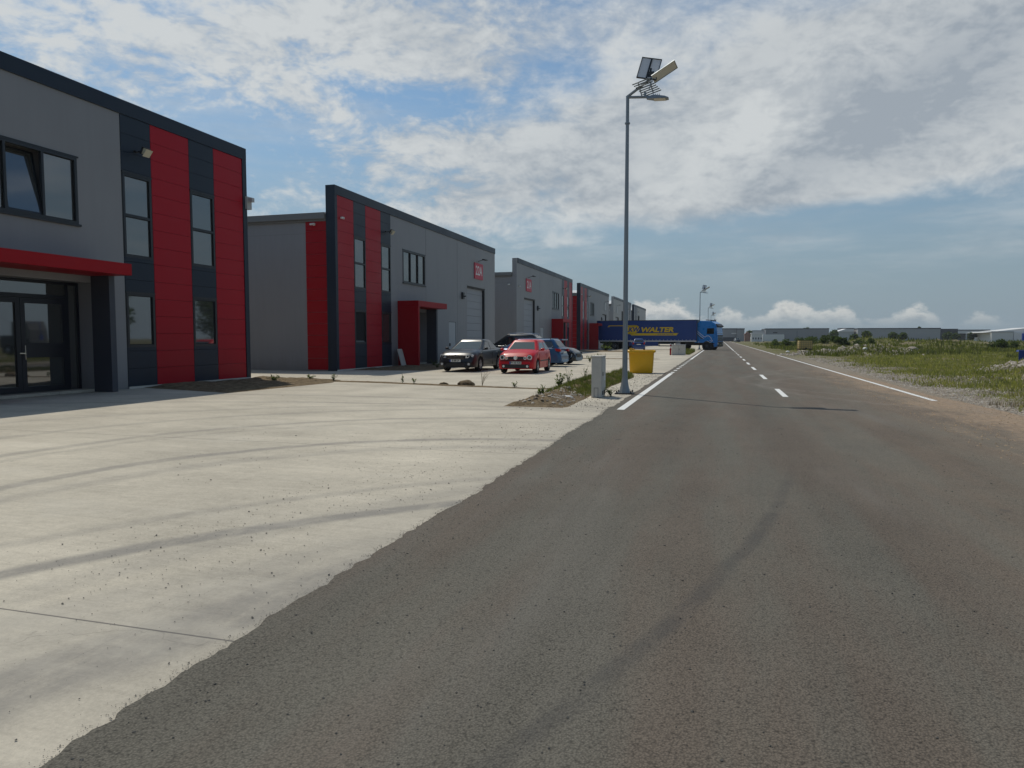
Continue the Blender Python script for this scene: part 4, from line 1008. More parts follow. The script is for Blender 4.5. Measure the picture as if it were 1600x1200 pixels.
# trailer livery on the side facing the camera
def side_poly(pts, y=-1.276, th=.006):
    m = MB(); m.prism(pts, 1, y-th, y); m.v = [tuple(M0 @ Vector(v)) for v in m.v]; return m
# logo coordinates u along trailer from its rear (x=-13.1)
def U(px): return .5-(1089-px)*.0878
m = side_poly([(U(951), 3.08), (U(953.5), 3.32), (U(985), 3.32), (U(985), 3.20), (U(955), 3.20), (U(954), 3.08)]).obj('livery_band', 'truckyellow', tr_, fix=True)
ring_ = MB(); n = 36; i0 = 0; cxu, czu = U(990.5), 2.72; rx_, rz_ = (U(1002)-U(979))/2, .62
def ell(a, k=1.): return (cxu+rx_*k*math.cos(a)+.25*math.sin(a), czu+rz_*k*math.sin(a))
ring_.v = [tuple(M0 @ Vector((*[(ell(2*math.pi*i/n))[0]], -1.282, ell(2*math.pi*i/n)[1]))) for i in range(n)]; ring_.f = [tuple(range(n))]
ring_.obj('livery_oval', 'truckyellow', tr_)
side_poly([(U(982), 3.32), (U(998), 3.32), (U(1001), 3.14), (U(984), 3.20)]).obj('livery_band', 'truckyellow', tr_, fix=True)
side_poly([(U(985), 2.22), (U(1062), 2.22), (U(1059), 1.92), (U(990), 1.92)]).obj('livery_band', 'truckyellow', tr_, fix=True)
def side_text(s, px, z, size, bold, xs, mt, y=-1.29):
    M = M0 @ frameM((U(px), y, z), (1, 0, 0), (0, 0, 1), (0, -1, 0)); text_mesh(s, size, M, shear=.22, bold=bold, depth=.003, xs=xs).obj('lettering', mt, tr_)
side_text('LKW', 990.5, 2.70, .86, .03, .98, 'curtain')
side_text('WALTER', 1029, 2.66, .88, .038, 1.28, 'truckyellow')
side_text('LKW-WALTER.COM', 1042, 2.07, .20, .004, 1.2, 'curtain', -1.286)
# tractor
C = T((0, 0, 0), rz=R(-9)) @ T((-.55, 0, 0))
def CB(mb, *a): mb.box(*a, C); return mb
prof = [(-1.0, .95), (-1.0, 3.55), (-.85, 3.85), (.55, 3.80), (1.15, 3.45), (1.32, 3.05), (1.42, 2.2), (1.48, 1.5), (1.48, .55), (1.2, .38), (1.0, .38), (.98, .95)]
m = MB(); rg = []
for y, k in ((-1.25, .965), (-1.20, 1.), (1.20, 1.), (1.25, .965)):
    rg.append([C @ Vector((.2+(x-.2)*k, y, 2.2+(zz-2.2)*(1 if k == 1 else .985))) for x, zz in prof])
m.rings(rg); cab = m.obj('cab', 'truck_blue', lor, fix=True)
m = MB(); m.prism([(1.36, 2.12), (1.25, 2.95), (1.32, 2.95), (1.43, 2.12)], 1, -1.08, 1.08); m.v = [tuple(C @ Vector(v)) for v in m.v]; m.obj('windscreen', 'car_glass', lor, fix=True)
m = MB(); m.prism([(1.10, 3.02), (1.42, 2.98), (1.58, 3.12), (1.25, 3.42)], 1, -1.15, 1.15); m.v = [tuple(C @ Vector(v)) for v in m.v]; m.obj('sun_visor', 'fardark', lor, fix=True)
m = MB(); CB(m, 1.48, 1.51, -1.05, 1.05, 1.20, 1.40); CB(m, 1.48, 1.51, -1.05, 1.05, 1.48, 1.66); CB(m, 1.44, 1.50, -1.05, 1.05, 1.75, 1.95); CB(m, 1.48, 1.52, -1.1, 1.1, .45, 1.1); g = m.obj('grille', 'black', lor)
m = MB(); CB(m, 1.505, 1.52, -.9, .9, 1.42, 1.46); CB(m, 1.5, 1.515, -.9, .9, 1.69, 1.73); CB(m, 1.515, 1.525, -.26, .26, .62, .74); m.obj('grille_bar', 'chrome', g)
for s in (-1, 1):
    m = MB(); CB(m, 1.35, 1.53, s*.85, s*1.2, .72, .95); m.obj('headlight', 'headlamp', lor)
    m = MB(); m.prism([(.05, 2.10), (.10, 2.85), (1.05, 2.85), (1.22, 2.25), (.9, 2.10)], 1, s*1.235, s*1.262); m.v = [tuple(C @ Vector(v)) for v in m.v]; m.obj('side_window', 'car_glass', lor, fix=True)
    m = MB(); CB(m, 1.1, 1.3, s*1.32, s*1.52, 2.0, 2.85); CB(m, 1.15, 1.22, s*1.2, s*1.4, 2.82, 2.90); CB(m, 1.15, 1.22, s*1.2, s*1.4, 2.0, 2.05); m.obj('mirror', 'truck_blue' if s < 0 else 'black', lor, bevel=.03)
    # wheel arch, steps
    m = MB(); m.lathe([(.66, -.5), (.66, .012), (.60, .012)], 28, C @ T((.12, s*1.25, .52)) @ Matrix.Rotation(R(-90*s), 4, 'X')); m.obj('wheel_arch', 'black', lor, smooth=True)
    m = MB(); CB(m, .78, 1.1, s*1.19, s*1.262, .45, .60); CB(m, .78, 1.1, s*1.19, s*1.262, .75, .88); m.obj('step', 'black', lor)
    for x in (.12, -3.35):
        r = .52; M = C @ T((x, s*1.235, r)) @ Matrix.Rotation(R(-90*s), 4, 'X')
        m = MB(); m.lathe([(.28, -.32), (r*.95, -.32), (r, -.27), (r, -.04), (r*.95, 0.03), (.32, 0.03), (.27, -.04)], 26, M); wo = m.obj('wheel', 'tyre', lor, smooth=True, fix=True)
        m = MB(); m.lathe([(.28, -.06), (.25, .0), (.2, -.02), (.12, .05), (.08, .06)], 18, M); m.obj('rim', 'fardark', wo, smooth=True, fix=True)
m = MB(); CB(m, -4.3, 1.0, -.45, .45, .6, .95); CB(m, -1.0, -.9, -1.1, 1.1, 1.0, 1.1); m.obj('tractor_chassis', 'black', lor)
m = MB(); CB(m, -1.55, -1.02, -1.24, -1.18, .95, 3.6); m.obj('side_fairing', 'truck_blue', lor, bevel=.02)
m = MB()
for q in (-.8, 0, .8): m.tube([C @ Vector((.45, q, 3.86)), C @ Vector((.6, q, 3.86))], .09, 8)
m.tube([C @ Vector((.5, -1.1, 3.84)), C @ Vector((.5, 1.1, 3.84))], .03, 6)
for q in (-.9, .9): m.tube([C @ Vector((-.2, q, 3.95)), C @ Vector((.5, q, 3.90))], .055, 8)
m.obj('air_horn', 'black', lor)
# white animal-like flash graphic on the cab side
fl = MB()
def flash(pts, wdt):
    for (a, b), (c, d) in zip(pts[:-1], pts[1:]):
        dx_, dz_ = c-a, d-b; l = math.hypot(dx_, dz_); nx_, nz_ = -dz_/l*wdt/2, dx_/l*wdt/2
        i0 = len(fl.v); fl.v += [tuple(C @ Vector((p, -1.268, q))) for p, q in ((a-nx_, b-nz_), (a+nx_, b+nz_), (c+nx_, d+nz_), (c-nx_, d-nz_))]; fl.f.append((i0, i0+1, i0+2, i0+3))
flash([(-1.5, 2.75), (-1.0, 2.3), (-.3, 1.75), (-.05, 1.70), (0, 1.85), (.35, 1.85), (.6, 1.65), (.75, 1.35)], .06)
flash([(-1.2, 2.2), (-.8, 1.85), (-.3, 1.5)], .05); flash([(.45, 1.22), (.75, 1.28), (.9, 1.2), (.6, 1.05), (.5, .95)], .05); flash([(.1, 1.18), (.35, 1.1), (.5, .95)], .04)
fl.obj('flash_graphic', 'white', cab)
m = MB(); m.rings([[C @ Vector((p, yy, q)) for p, q in ((-1.2, 2.1), (-.8, 1.72), (-.35, 1.42), (-.7, 1.45), (-1.1, 1.9))] for yy in (-1.262, -1.266)]); m.obj('dark_graphic', 'fardark', cab, fix=True)

# ================================================================== BLUE MACHINE AT THE RIGHT EDGE
bt = thing('loader', 'blue machine of which only a bucket edge and mirror show at the right edge', 'loader', (14.85, 42.3, .05), R(180))
# local +X forward, towards the carriageway; most of it stands beyond the right edge
m = MB(); prof = [(-3.1, .9), (-3.1, 2.75), (-1.65, 2.8), (-1.35, 2.1), (-1.25, 1.2), (-1.25, .9)]
m.rings([[Vector((x, y, zz)) for x, zz in prof] for y in (-1.5, .1)]); m.obj('cab', 'fardark', bt, fix=True, bevel=.04)
m = MB(); m.prism([(-1.40, 1.45), (-1.42, 2.02), (-1.7, 2.68), (-2.5, 2.68), (-2.5, 1.45)], 1, .101, .112); m.obj('side_window', 'car_glass', bt, fix=True)
m = MB(); m.rings([[Vector((x, y, zz)) for x, zz in ((-.55, .0), (.12, .0), (.16, .1), (-.2, .14), (-.35, .35), (-.32, .7), (.1, .78), (.06, .86), (-.45, .86), (-.6, .5))] for y in (-.42, .18)]); m.box(-.5, .18, .18, .20, .0, .86); m.obj('bucket', 'machineblue', bt, fix=True)
m = MB(); m.tube([(-.5, -.1, .4), (-1.0, -.1, .9), (-1.6, -.1, 1.1)], .09, 8); m.obj('lift_arm', 'machineblue', bt)
m = MB(); m.box(-.05, .05, .08, .32, 1.35, 1.72); m.tube([(-1.3, .1, 2.6), (-.12, .2, 2.75), (-.02, .2, 1.72)], .03, 6); m.obj('mirror', 'machineblue', bt, bevel=.03)
for s_ in (-1.4, .12):
  for x_ in (-1.7, -3.6):
    M = T((x_, s_, .5)) @ Matrix.Rotation(R(-90), 4, 'X')
    m = MB(); m.lathe([(.25, -.3), (.52, -.28), (.55, -.03), (.5, 0), (.28, 0), (.25, -.05)], 24, M); wo = m.obj('wheel', 'tyre', bt, smooth=True, fix=True)
    m = MB(); m.lathe([(.26, -.05), (.2, -.02), (.1, .03)], 16, M); m.obj('rim', 'rim', wo, fix=True)
m = MB(); m.box(-4.5, -3.1, -1.4, .0, .7, 1.7); m.obj('engine_cover', 'fardark', bt, bevel=.06)
m = MB(); m.box(-4.4, -1.3, -1.1, -.3, .4, .9); m.obj('chassis', 'black', bt)

# ================================================================== IBC TOTE
ib = thing('liquid_container', 'yellowed caged plastic container on its pallet standing in the field', 'container', (9.55, 89.6, field_z(9.5, 89.6)+.25), R(8))
m = MB(); m.rings([rrect(.70, .5, .10, .16), rrect(.73, .52, .12, .3), rrect(.73, .52, .12, .95), rrect(.68, .48, .10, 1.08)]); m.obj('tank', 'ibcyellow', ib, smooth=True)
m = MB()
for i in range(7):
    x = -.75+i*.25; m.box(x-.012, x+.012, -.555, -.53, .14, 1.1); m.box(x-.012, x+.012, .53, .555, .14, 1.1)
for z_ in (.2, .42, .65, .88, 1.08): m.box(-.76, .76, -.558, -.532, z_-.012, z_+.012); m.box(-.76, .76, .532, .558, z_-.012, z_+.012)
for z_ in (.2, .42, .65, .88, 1.08): m.box(.74, .765, -.53, .53, z_-.012, z_+.012); m.box(-.765, -.74, -.53, .53, z_-.012, z_+.012)
m.obj('cage', 'dry', ib)
m = MB(); m.box(-.74, .74, -.54, .54, .10, .14)
for x in (-.68, 0, .68): m.box(x-.08, x+.08, -.54, .54, 0, .10)
m.obj('pallet', 'bark', ib)
m = MB(); m.box(-.1, .1, -.62, -.54, .12, .28); m.obj('outlet', 'black', ib)
# ================================================================== FAR BUILDINGS
def at(px, Y):
    d = sky_dir(px, HOR); return d.x/d.y*Y
def hgt(py, px, Y):
    d = sky_dir(px, py); return EYE+d.z/d.y*Y
FG = 'far industrial buildings on the horizon'
def far_hall(name, label, px0, px1, pytop, Y, dep, m_, cat='warehouse', roofm='fardark', slope=0, win=None, base=-.2, side=None):
    x0, x1 = at(px0, Y), at(px1, Y); h = hgt(pytop, (px0+px1)/2, Y)
    root = thing(name, label, cat, ((x0+x1)/2, Y, 0), 0, FG); w2 = (x1-x0)/2
    m = MB(); m.box(-w2, w2, 0, dep, base, h-.5); m.obj('wall', m_, root)
    m = MB()
    if slope: m.prism([(-w2-.3, h-.5), (w2+.3, h-.5), (0+slope*w2, h+.9)], 1, -.3, dep+.3); m.obj('roof', roofm, root, fix=True)
    else: m.box(-w2-.15, w2+.15, -.15, dep+.15, h-.5, h); m.obj('roof', roofm, root)
    if win:
        for a, b, c, d, mt in win:
            m = MB(); m.box(-w2+a*2*w2, -w2+b*2*w2, -.06, .0, c, d); m.obj('window' if mt in ('fardark', 'glass') else 'facade_panel', mt, root)
    return root
far_hall('far_warehouse', 'long light grey warehouse on the horizon right of centre in the field', 1340, 1469, 512.5, 420, 40, 'farwall_light', win=[(.87, .885, 0, .001, 'fardark')]+[(.62+i*.03, .632+i*.03, .6, 1.6, 'fardark') for i in range(6)])
m = MB(); m.box(0, 8, -.1, 40, -.2, hgt(512.5, 1400, 420)-.5)
o = m.obj('dark_end', 'fardark', bpy.data.objects['far_warehouse']); o.location = ((at(1469, 420)-at(1340, 420))/2+.05, 0, 0)
far_hall('far_warehouse', 'long dark grey warehouse on the horizon behind the green shrubs', 1196, 1295, 513, 430, 40, 'farwall', win=[(.12, .19, 4.6, 5.2, 'fardark'), (.17, .20, 1.6, 2.6, 'fardark'), (.0, .12, 2.6, 3.2, 'farwhite'), (.0, .16, .0, 1.0, 'fardark'), (.5, .505, 0, 6, 'fardark')])
far_hall('far_warehouse', 'dark grey warehouse at the far end of the road right of the lorry cab', 1100, 1151, 513, 400, 40, 'farwall', win=[(.0, 1, 0, 2.2, 'fardark'), (.84, .99, 4, 4.5, 'farwhite')])
far_hall('far_warehouse', 'narrow dark grey block next to the warehouse at the end of the road', 1151.5, 1163, 513, 398, 40, 'farwall')
far_hall('brick_house', 'small reddish brick house between the far warehouses', 1163.5, 1172, 521, 370, 8, 'farred', 'house', 'farred', slope=.01)
far_hall('site_office', 'low cream building with four small windows on the horizon', 1174, 1193, 520, 360, 8, 'farwhite', 'building', 'panelback', win=[(.1+i*.22, .2+i*.22, 1.1, 2.0, 'fardark') for i in range(4)])
far_hall('far_shed', 'long pale roofed shed behind the low cream building', 1175, 1196, 516, 440, 15, 'panelback', 'shed', 'offwhite')
far_hall('white_house', 'white house with a low roof among trees left of the long light grey warehouse', 1309, 1334, 516.5, 380, 12, 'offwhite', 'house', 'panelback', slope=.01, win=[(.1, .25, 1, 2.2, 'fardark'), (.5, .6, 1, 2.2, 'fardark')])
far_hall('far_shed', 'dark flat roofed shed behind the white house', 1315, 1334, 512.5, 425, 15, 'panelback', 'shed', 'fardark')
far_hall('white_hall', 'white hall with pitched roof near the right edge of the horizon', 1549, 1583, 517.5, 330, 24, 'farwhite', 'hall', 'offwhite')
m = MB(); wx = at(1583, 330)-at(1566, 330)
rf = thing('grey_hall', 'grey gabled hall joined to the white hall at the right edge', 'hall', (at(1583, 330)+.2, 330, 0), 0, FG)
m.box(0, 14, 0, 24, -.2, 3.9); m.obj('wall', 'panelback', rf)
m = MB(); m.prism([(-10.2, 3.9), (14.3, 3.9), (7.5, 6.0)], 1, 1.5, 24.3); m.obj('roof', 'farwhite', rf, fix=True)
ca = thing('open_shed', 'open shed with white fascia and dark roof left of the white hall', 'shed', (at(1473, 450), 450, 0), 0, FG); cw = at(1547, 450)-at(1473, 450); ch = hgt(515, 1510, 450)
m = MB(); m.box(0, cw, 0, 20, ch-.5, ch); m.obj('roof', 'fardark', ca)
m = MB(); m.box(0, cw, -.1, -.0, ch-1.9, ch-.55); m.obj('fascia', 'farwhite', ca)
m = MB()
for q in range(5): m.box(q*cw/4-.2, q*cw/4+.2, 0, .4, -.2, ch-1.9)
m.obj('post', 'farwhite', ca); m = MB(); m.box(0, cw, 18, 20, -.2, ch-1.9); m.obj('back_wall', 'farwall', ca)
# pale van-like tank near the horizon, white container
def small_box(name, label, cat, px, pyb, w_, h_, Y, mt):
    o = thing(name, label, cat, (at(px, Y), Y, 0))
    m = MB(); m.rings([rrect(w_/2, .9, .2, .3), rrect(w_/2, .9, .25, h_*.8), rrect(w_/2-.15, .8, .25, h_)]); m.obj('body', mt, o, smooth=True)
    m = MB(); m.box(-w_/2+.4, -w_/2+.8, -.85, .85, 0, .35); m.box(w_/2-.8, w_/2-.4, -.85, .85, 0, .35); m.obj('support', 'black', o)
small_box('storage_tank', 'white storage tank lying in front of the dark far warehouse', 'tank', 1208, 0, 9.0, 3.3, 330, 'farwhite')
m = MB(); rnd.seed(5)
# sand heap
o = thing('sand_heap', 'tan sand heap in the field in front of the long light grey warehouse', 'heap', (at(1398, 150), 150, 0))
xs = np.linspace(-3.4, 3.4, 26).tolist(); ys = np.linspace(-3, 3, 16).tolist()
grid_mesh(xs, ys, lambda x, y: -.3+1.55*max(0, 1-(abs(x)/3.4)**2.2)*max(0, 1-(abs(y)/3)**2)*(1+.25*fbm(x, y, 3))).obj('heap', 'sand', o, smooth=True, ang=80)

# ================================================================== TREES AND SHRUBS
def crown_mesh(blobs, n, leaf, seed=1, flat=.6):
    r_ = random.Random(seed); m = MB()
    tot = sum(b[3]**2 for b in blobs)
    for bx, by, bz, br in blobs:
        for _ in range(int(n*br*br/tot)):
            while True:
                p = Vector((r_.uniform(-1, 1), r_.uniform(-1, 1), r_.uniform(-1, 1)))
                if .25 < p.length < 1: break
            p = p*p.length**.3
            c = Vector((bx, by, bz))+Vector((p.x*br, p.y*br, p.z*br*.85))
            a = Vector((r_.gauss(0, 1), r_.gauss(0, 1), r_.gauss(0, flat))).normalized(); b = a.cross(Vector((r_.gauss(0, 1), r_.gauss(0, 1), r_.gauss(0, 1)))).normalized()
            s = leaf*r_.uniform(.6, 1.3); m.quad(c-a*s, c+b*s*.55, c+a*s, c-b*s*.55)
    return m
def tree(name, label, x, y, h, wd, seed, group=None, cat='tree', leaf=.25, n=900, tall=False, zb=0., m_='leaf'):
    r_ = random.Random(seed); root = thing(name, label, cat, (x, y, zb), 0, group)
    bl = []
    k = 9
    for i in range(k):
        if tall: f = i/(k-1); rr = wd*.5*(.45+.55*math.sin(math.pi*min(1, f*.8+.15))); bl.append((r_.uniform(-.15, .15)*wd, r_.uniform(-.15, .15)*wd, h*(.18+.76*f), rr*.8))
        else:
            a = r_.random()*6.28; d = r_.random()*wd*.32; bl.append((math.cos(a)*d, math.sin(a)*d, h*r_.uniform(.38, .8), wd*r_.uniform(.18, .3)))
    crown_mesh(bl, n, leaf, seed).obj('crown', m_, root)
    m = MB(); m.tube([(0, 0, -.3), (.02*h, 0, h*.3), (0, .01*h, h*.7)], [h*.03, h*.022, h*.008], 7)
    for b in bl[:5]: m.tube([(0, 0, h*.25), (b[0]*.6, b[1]*.6, b[2])], [h*.015, h*.004], 5)
    m.obj('trunk', 'bark', root); return root
TG = 'far trees between the buildings on the horizon'
for px, py, wpx, Y, seed, lb in ((1258, 509, 15, 500, 1, 'round dark tree rising behind the long dark grey warehouse'), (1171.5, 512, 9, 380, 2, 'small dark tree between the road-end warehouse and the cream building'),
        (1304, 514, 16, 360, 3, 'broad tree between the two long warehouses'), (1353, 516, 15, 300, 4, 'dark tree in front of the left end of the light grey warehouse'), (1334, 522, 12, 280, 14, 'low dark bush tree beside the white house'),
        (1395, 519, 13, 290, 5, 'left one of two joined round trees before the light grey warehouse'), (1409, 518, 13, 292, 6, 'right one of two joined round trees before the light grey warehouse'), (1405, 509, 10, 450, 7, 'treetop peeking over the light grey warehouse roof'),
        (1435, 507, 9, 460, 8, 'small treetop standing above the right part of the light grey warehouse'), (1480, 517, 14, 350, 9, 'green tree left under the open shed'), (1492, 520, 12, 340, 10, 'low tree in the middle before the open shed'), (1519, 519, 10, 345, 11, 'tree right of middle before the open shed'), (1535, 521, 10, 350, 12, 'low tree near the right end of the open shed')):
    X = at(px, Y); hh = hgt(py, px, Y); wdm = wpx*Y/1040
    tree('broadleaf_tree', lb, X, Y, hh, wdm, seed, TG, leaf=.55, n=700)
# shrubs of the green mass in the field
SG = 'shrubs in the field'
shr = [(1238, 523, 22, 120, 'dark shrub at the left end of the shrub row behind the container'), (1258, 521, 26, 128, 'dark green shrub directly above the yellowed container'), (1282, 519.5, 30, 124, 'tallest shrub of the row behind the container'), (1303, 521, 28, 118, 'shrub right of the tallest one in the row'), (1322, 524, 26, 116, 'shrub at the right end of the row'), (1220, 526, 20, 140, 'small shrub at the far left of the field near the road'),
       (1350, 525, 22, 110, 'low shrub in the field below the white house'), (1565, 527, 26, 110, 'low dark shrub near the blue machine')]
for i, (px, py, wpx, Y, lb) in enumerate(shr):
    X = at(px, Y); g = field_z(X, Y); hh = hgt(py, px, Y)-g; wdm = wpx*Y/1040
    root = thing('shrub', lb, 'shrub', (X, Y, g), 0, SG); r_ = random.Random(i+40); bl = []
    for k in range(8): bl.append((r_.uniform(-.5, .5)*wdm, r_.uniform(-.3, .3)*wdm, hh*r_.uniform(.15, .62), hh*r_.uniform(.28, .4)))
    crown_mesh(bl, 1500, .13, i+90).obj('foliage', 'leaf', root)
    m = MB()
    for k in range(6): m.tube([(bl[k][0]*.4, 0, -.1), (bl[k][0], bl[k][1], bl[k][2])], [.03, .01], 4)
    m.obj('stems', 'bark', root)
# tall poplar and trees off to the right, mirrored in the windows
tree('poplar_tree', 'tall poplar across the field reflected in the warehouse window', 33, 66, 11, 4.5, 21, 'trees across the field', leaf=.3, n=1600, tall=True)
tree('poplar_tree', 'broad tree across the field reflected in the narrow window', 44, 96, 9, 8, 22, 'trees across the field', leaf=.3, n=1500)

# ================================================================== GRASS, STONES (uncountable)
def blades(n, fpos, hmin, hmax, m_, name, label, spread=.12, wdt=.012, per=5, seed=3, cat='grass'):
    r_ = random.Random(seed); v = []; f = []
    for _ in range(n):
        p = fpos(r_)
        if p is None: continue
        x, y, z, k = p
        for _ in range(per):
            a = r_.random()*6.283; d = r_.random()*spread*k; bx, by = x+math.cos(a)*d, y+math.sin(a)*d; h = r_.uniform(hmin, hmax)*k; a2 = r_.random()*6.283; l = h*r_.uniform(.1, .7); w_ = wdt*k*r_.uniform(.6, 1.4)
            i = len(v); wx, wy = math.sin(a2)*w_, -math.cos(a2)*w_
            v += [(bx-wx, by-wy, z-.02), (bx+wx, by+wy, z-.02), (bx+math.cos(a2)*l, by+math.sin(a2)*l, z+h)]; f.append((i, i+1, i+2))
    me = bpy.data.meshes.new(name); me.from_pydata(v, [], f); me.materials.append(MATS[m_]); o = bpy.data.objects.new(name, me); S.collection.objects.link(o)
    return tag(o, label, cat, None, 'stuff')
def f_field(r_):
    y = 17+r_.random()**2.0*110; ang = r_.uniform(.02, .40); x = 5.9+(y*math.tan(ang)-5.2)*r_.random() if False else r_.uniform(6.2, max(8, y*.40+4))
    g = x-.03*y; k = sm(5.0, 8.8, g+vnoise(x*.7, y*.7, 5)*3-1.2)
    if r_.random() > (.10+.9*k)*(.35+vnoise(x*.35, y*.35, 9)): return None
    return x, y, field_z(x, y), (.55+vnoise(x*.3, y*.3, 77)*.9)*(1+y/90)*(.6+.4*k)
blades(30000, f_field, .03, .13, 'grass', 'grass', 'short green and yellowish grass spread over the field right of the road', .3, .014, 5, 3)
def f_far(r_):
    y = 60+r_.random()**1.5*150; x = r_.uniform(7+y*.01, y*.42+4)
    if vnoise(x*.12, y*.12, 19) < .42: return None
    return x, y, field_z(x, y), 1+y/110
blades(8000, f_far, .10, .30, 'grass_dark', 'tall_grass', 'tall dark green weeds in bands across the back of the field', .6, .04, 5, 5)
def f_isl(r_):
    x = r_.uniform(-4.75, -3.2); y = r_.uniform(15.2, 30)
    if not isl_in(x, y): return None
    k = sm(17.0, 19.5, y+.8*(r_.random()-.5))
    if r_.random() > k: return None
    return x, y, isl_z(x, y), 1.
blades(5200, f_isl, .04, .15, 'grass_dark', 'island_grass', 'green grass growing on the soil island beside the pavement', .08, .007, 5, 6)
def f_isl2(r_):
    x = r_.uniform(-4.4, -2.75); y = r_.uniform(68, 84); return x, y, .02, 1.
blades(700, f_isl2, .12, .5, 'grass_dark', 'island_grass', 'taller grass behind the low grey cabinet by the lorry', .1, .02, 5, 8)
def f_white(r_):
    y = 18+r_.random()**1.6*40; x = r_.uniform(6.0, y*.42+3); return (x, y, field_z(x, y), 1.) if vnoise(x*.5, y*.5, 70) > .45 else None
blades(2500, f_white, .05, .15, 'dry', 'dry_stalks', 'dry pale stalks scattered through the gravel verge', .2, .008, 4, 10, 'grass')

def stones(name, label, n, fpos, m_, seed=2, cat='stones', sq=.7):
    rnd.seed(seed); m = MB()
    for _ in range(n):
        p = fpos(rnd)
        if p: m.rock(p[:3], p[3], sq)
    return tag(m.obj(name, m_), label, cat, None, 'stuff')
def s_yard(r_):
    # crumbs of asphalt and gravel dropped on the concrete, thickest along the tyre lines near the road
    t = r_.random()
    if t < .55:
        y = 3.2+r_.random()*9; x = -2.4-abs(r_.gauss(0, 1.2))-(.25*max(0, 8-y))*r_.random()
    else: y = r_.uniform(1.9, 17); x = r_.uniform(-2.4-y*.55, -2.35)
    s = .0018+.0036*r_.random()**3 + (.004 if r_.random() < .015 else 0)
    if vnoise(x*1.1, y*.6, 4) < .42: return None
    return x, y, 0., s*(1+y*.05)
stones('loose_gravel', 'dark crumbs of gravel scattered on the pale concrete apron', 3200, s_yard, 'pebble', 2)
def s_road(r_):
    y = 1.6+r_.random()**1.5*12; x = -2.2+r_.random()**1.4*(3+y*.45)
    return x, y, 0.002, (.0025+.0045*r_.random()**2)*(1+y*.06)
stones('road_grit', 'tiny dark and pale grit lying on the asphalt', 1500, s_road, 'pebble', 4)
def s_pave(r_):
    y = r_.uniform(14.5, 31); x = r_.uniform(-3.3, -2.35) if y > 15.2 else r_.uniform(-4.5, -2.4); return x, y, 0., r_.uniform(.006, .016)
stones('pavement_grit', 'grit scattered on the pavement strip around the lamp post', 700, s_pave, 'pebble', 5)
def s_edge(r_):
    y = 1.6+r_.random()**1.4*14; return edge_x(y)+r_.gauss(.0, .03), y, -.001, r_.uniform(.0007, .0026)*(1+y*.10)*(1.8 if r_.random() < .04 else 1)
stones('edge_crumbs', 'crumbs of asphalt broken off along the edge of the concrete', 4200, s_edge, 'pebble', 9)
def s_verge(r_):
    y = 14+r_.random()**1.5*45; x = 5.3+abs(r_.gauss(0, 1.6))+(.02*y)
    return x, y, field_z(x, y) if x > 5.5 else .0, r_.uniform(.012, .038)*(1+y*.012)
stones('verge_gravel', 'grey gravel stones covering the verge right of the road', 11000, s_verge, 'rubble', 6)
def s_dirt(r_):
    y = 9+r_.random()**1.3*26; x = r_.uniform(3.4, 5.6)+abs(r_.gauss(0, .2)); return x, y, .002, r_.uniform(.006, .02)
stones('dirt_clods', 'small clods of reddish soil on the right side of the asphalt', 2200, s_dirt, 'sand', 8)
def heap_stones(hx, hy, r, hh, n, smin, smax):
    def f(r_):
        a = r_.random()*6.283; d = r*abs(r_.gauss(0, .55)); x = hx+math.cos(a)*d; y = hy+math.sin(a)*d*1.1
        return x, y, field_z(x, y)+.02, r_.uniform(smin, smax)*(1.8 if r_.random() < .08 else 1)
    return f
stones('rubble_heap', 'heap of broken stone and brick rubble near the road edge below the container', 900, heap_stones(9.5, 71, 3.4, .5, 0, .06, .22), 'rubble', 11, 'rubble')
stones('rubble_heap', 'wide rubble heap with pale lumps right of the container', 1300, heap_stones(15, 80, 5.2, .5, 0, .07, .26), 'rubble', 12, 'rubble')
stones('rubble_heap', 'small heap of rubble by the dark hollow near the verge', 420, heap_stones(10.2, 29.0, 1.3, .5, 0, .02, .09), 'rubble', 13, 'rubble')
stones('rubble_heap', 'rubble heap at the right edge below the blue machine', 1500, heap_stones(13.4, 34.8, 2.4, .5, 0, .03, .13), 'rubble', 14, 'rubble')
stones('island_rubble', 'soil lumps and pale stones on the bare end of the soil island', 260, lambda r_: (lambda x, y: (x, y, isl_z(x, y), r_.uniform(.015, .06)))(r_.uniform(-4.4, -3.3), r_.uniform(15.3, 18.6)), 'rubble', 15, 'rubble')
def one_rock(name, label, cat, x, y, z, r, m_, sq=.7, seed=0):
    rr = random.Random(seed); bm = bmesh.new(); bmesh.ops.create_icosphere(bm, subdivisions=3, radius=1)
    for v in bm.verts:
        p = v.co.copy(); k = 1+.35*fbm(p.x*1.4+seed*3.1, p.y*1.4+p.z, seed, 4)+.12*fbm(p.x*5+seed, p.y*5+p.z*3, seed, 2); v.co = Vector((p.x*r[0], p.y*r[1], p.z*r[2]))*k
    me = bpy.data.meshes.new(name); bm.to_mesh(me); bm.free(); me.materials.append(MATS[m_]); o = bpy.data.objects.new(name, me); S.collection.objects.link(o); o.location = (x, y, z); return tag(o, label, cat)
one_rock('soil_mound', 'small mound of brown soil on the joint in front of the parked cars', 'mound', -7.85, 21.55, .0, (.26, .22, .17), 'soil', seed=3)
one_rock('soil_mound', 'low clod of soil just left of the small mound', 'mound', -8.6, 21.5, 0, (.16, .14, .09), 'soil', seed=4)
one_rock('pale_stone', 'flat pale stone on the soil island left of the cabinet', 'stone', -3.55, 17.0, .06, (.14, .10, .05), 'offwhite', seed=5)
one_rock('pale_stone', 'second pale stone behind the flat one on the island', 'stone', -3.72, 17.35, .08, (.10, .08, .05), 'offwhite', seed=6)
one_rock('concrete_lump', 'pale concrete lump at the roadside in front of the container', 'lump', 8.6, 82, field_z(8.6, 82)+.05, (.7, .35, .2), 'rubble', seed=7)
